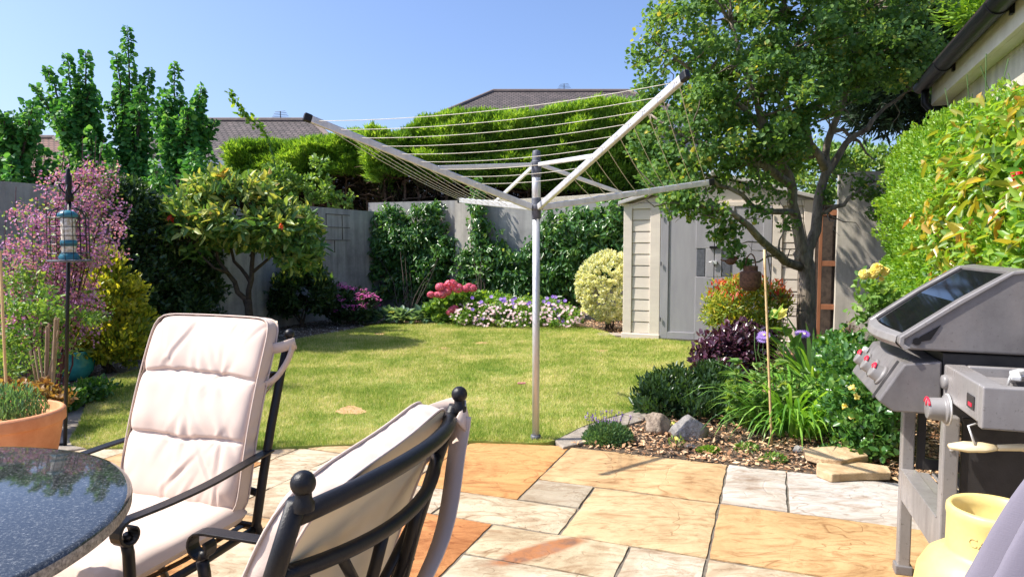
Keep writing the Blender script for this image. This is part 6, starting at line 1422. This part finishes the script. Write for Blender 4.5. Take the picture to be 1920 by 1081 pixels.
mb=MB()
for k in range(7): mb.box((.03+.05*k,.024,.385),(.03+.05*k+.04,GW-.024,.393))
mb.build('bottom_shelf',M['grill_light'],g,bevel=.001,world=False)
mb=MB(); mb.box((.033,-.006,.2),(.369,.006,.714)); mb.build('side_panel',M['grill_dark'],g,bevel=.002,world=False)
mb=MB()
for (a,b) in (((.033,.4),(.06,.714)),((.34,.4),(.369,.714)),((.0605,.66),(.3395,.714)),((.0605,.4),(.3395,.44))): mb.box((a[0],GW-.01,a[1]),(b[0],GW+.002,b[1]))
mb.build('far_side_frame',M['grill_dark'],g,world=False)
mb=MB(); mb.box((.12,.1,.402),(.32,.4,.43)); mb.box((.2,.2,.43),(.24,.24,.69)); mb.build('drip_tray',M['grill_dark'],g,bevel=.004,world=False)
# side burner table
sb=MB(); y0_,y1_=-.352,-.020; x0_,x1_=-.024,.42
sb.box((x0_,y0_,.765),(x1_,y0_+.03,.872)); sb.box((x0_,y0_+.0305,.775),(x0_+.055,y1_,.872)); sb.box((x1_-.03,y0_+.0305,.775),(x1_,y1_,.872)); sb.box((x0_+.0555,y1_-.02,.775),(x1_-.0305,y1_,.872)); sb.box((x0_+.0555,y0_+.0305,.835),(x1_-.0305,y1_-.0205,.845))
st_=sb.build('side_table',M['grill_light'],g,bevel=.008,world=False,seg=3)
mb=MB(); mb.lathe([(.0,0),(.1,0),(.11,.008),(.1,.012),(.0,.008)],(.2,-.19,.846),28); mb.lathe([(.03,.012),(.045,.014),(.045,.026),(.0,.028)],(.2,-.19,.846),20); mb.build('burner',M['grill_dark'],st_,smooth=True,world=False)
mb=MB()
for a in (0,math.pi/2,math.pi,-math.pi/2): mb.box((.2+.03*math.cos(a)-.004,-.19+.03*math.sin(a)-.004,.858),(.2+.11*math.cos(a)+.004,-.19+.11*math.sin(a)+.004,.868)) if False else mb.tube([(.2+.03*math.cos(a),-.19+.03*math.sin(a),.876),(.2+.115*math.cos(a),-.19+.115*math.sin(a),.876),(.2+.12*math.cos(a),-.19+.12*math.sin(a),.85)],.004,6)
mb.build('pan_support',M['alu'],st_,smooth=True,world=False)
mb=MB(); mb.ribbon([(.075,-.26,.88),(.09,-.2,.884),(.12,-.17,.886)],.022,(1,0,0),.012); mb.build('lid_clip',M['alu_white'],st_,bevel=.003,world=False)
mb=MB(); mb.box((-.0275,-.30,.80),(-.0245,-.245,.835)); nb=mb.build('badge',M['grill_dark'],st_,bevel=.001,world=False)
mb=MB(); mb.box((-.0288,-.288,.806),(-.0276,-.262,.815)); mb.build('badge_stripe',M['red'],nb,world=False)
knob(-.085,(-.03,-.085,.752),st_,.033,.05,Vector((-1,0,0)))
mb=MB(); mb.lathe([(.0,0),(.045,0),(.046,.004),(.0,.004)],(-.026,-.085,.752),26,axis=(-1,0,0)); mb.build('knob_plate',M['alu'],st_,smooth=True,world=False)
mb=MB(); mb.lathe([(.0,.012),(.018,.012),(.021,.006),(.021,0)],(-.024,-.05,.825),24,axis=(-1,0,0)); o=mb.build('table_cap',M['knob'],st_,smooth=True,world=False)
# scraper hanging under the side table
M['cream_plastic']=pmat('cream_plastic',(.72,.58,.34),(.82,.68,.42),12,.4,0)
uo=empty('barbecue_scraper',(1.16,1.72,.70),'cream handled scraper hanging under the side burner','scraper',-az)
mb=MB(); mb.ribbon([(-.03,-.01,0),(.01,0,.0),(.05,.0,.002),(.08,0,.004)],[.012,.034,.03,.012],(0,1,.5),.008); mb.build('blade',M['cream_plastic'],uo,smooth=True,world=False)
mb=MB(); mb.tube([(.08,0,.004),(.13,0,.01),(.2,0,.004),(.26,0,-.02)],[.008,.01,.01,.007],8); mb.build('handle',M['cream_plastic'],uo,smooth=True,world=False)
mb=MB(); mb.tube([(.03,.0,.008),(.02,.02,.05),(.05,.03,.06)],.003,6); mb.build('hook',M['alu'],uo,smooth=True,world=False)

# ================================================================== YELLOW POT, COVER
yp=np.array([1.168,1.60,0]); e=empty('yellow_urn',yp,'yellow glazed urn with embossed lettering beside the barbecue','urn')
mb=MB(); mb.lathe([(0,0),(.12,0),(.135,.02),(.152,.12),(.168,.25),(.168,.34),(.158,.41),(.138,.448),(.112,.468),(.101,.473),(.0985,.48),(.0985,.555),(.101,.566),(.1,.58),(.094,.587),(.086,.582),(.083,.56),(.083,.535),(.079,.53),(.079,.5),(0,.495)],yp,64); mb.build('pot',M['yellow_pot'],e,smooth=True)
M['potsoil']=pmat('dry_compost',(.1,.085,.07),(.2,.17,.15),20,.9,.6,60); mb=MB(); mb.lathe([(0,.516),(.0788,.512)],yp,32); mb.build('compost',M['potsoil'],e)
def lettering(txt, size, yc, zc, rad, az0, parent, mat):
    cu=bpy.data.curves.new('lettering','FONT'); cu.body=txt; cu.size=size; cu.extrude=.0008; cu.align_x='CENTER'; to=bpy.data.objects.new('tmp',cu); COL.objects.link(to)
    dg=bpy.context.evaluated_depsgraph_get(); me=bpy.data.meshes.new_from_object(to.evaluated_get(dg)); bpy.data.objects.remove(to)
    for v in me.vertices:
        x,y,z=v.co; a=az0+x/rad; r=rad+z+.0008; v.co=Vector((r*math.cos(a),r*math.sin(a),zc+y))
    o=finish('lettering',me,mat,parent); return o
lettering('CAS',.03,0,.512,.0988,math.radians(-140),e,M['yellow_pot'])
# draped cover
cc=np.array([1.075,.98]); e=empty('draped_cover',(cc[0],cc[1],0),'lilac grey fabric cover hanging in deep folds at the right edge','cover')
V_=[]; nu,nv_=420,60
for j in range(nv_+1):
    f=j/nv_; z=1.16*(1-f)
    r=np.interp(z,[0,.25,.55,.73,.89,1.05,1.12,1.16],[.42,.40,.335,.272,.205,.13,.07,.0])
    for i in range(nu):
        a=2*math.pi*i/nu; fold=(.075*math.sin(a*19+1.3*math.sin(z*3)+z*3)+.035*math.sin(a*41+2+z*7)+.02*math.sin(a*4+z*5))*min(1,f*3.2)
        rr_=r*(1+fold); rr_=max(rr_,.001); V_.append((cc[0]+rr_*math.cos(a),cc[1]+rr_*math.sin(a),z+.012*noise.noise(Vector((math.cos(a)*3,math.sin(a)*3,z*6)))))
mb=MB(); mb.add(V_,[(j*nu+i,(j+1)*nu+i,(j+1)*nu+(i+1)%nu,j*nu+(i+1)%nu) for j in range(nv_) for i in range(nu)]); mb.build('fabric',M['cover'],e,smooth=True)
mb=MB()
for zz in (.86,.5):
    pts=[]
    jj=int(round((1-zz/1.16)*nv_))
    for i in range(nu): v=V_[jj*nu+i]; d=np.array([v[0]-cc[0],v[1]-cc[1]]); d/=np.linalg.norm(d); pts.append((v[0]+d[0]*.0006,v[1]+d[1]*.0006,v[2]))
    mb.tube(pts+[pts[0]],.0016,5,cap=False)
mb.build('seam',M['cover'],e,smooth=True)
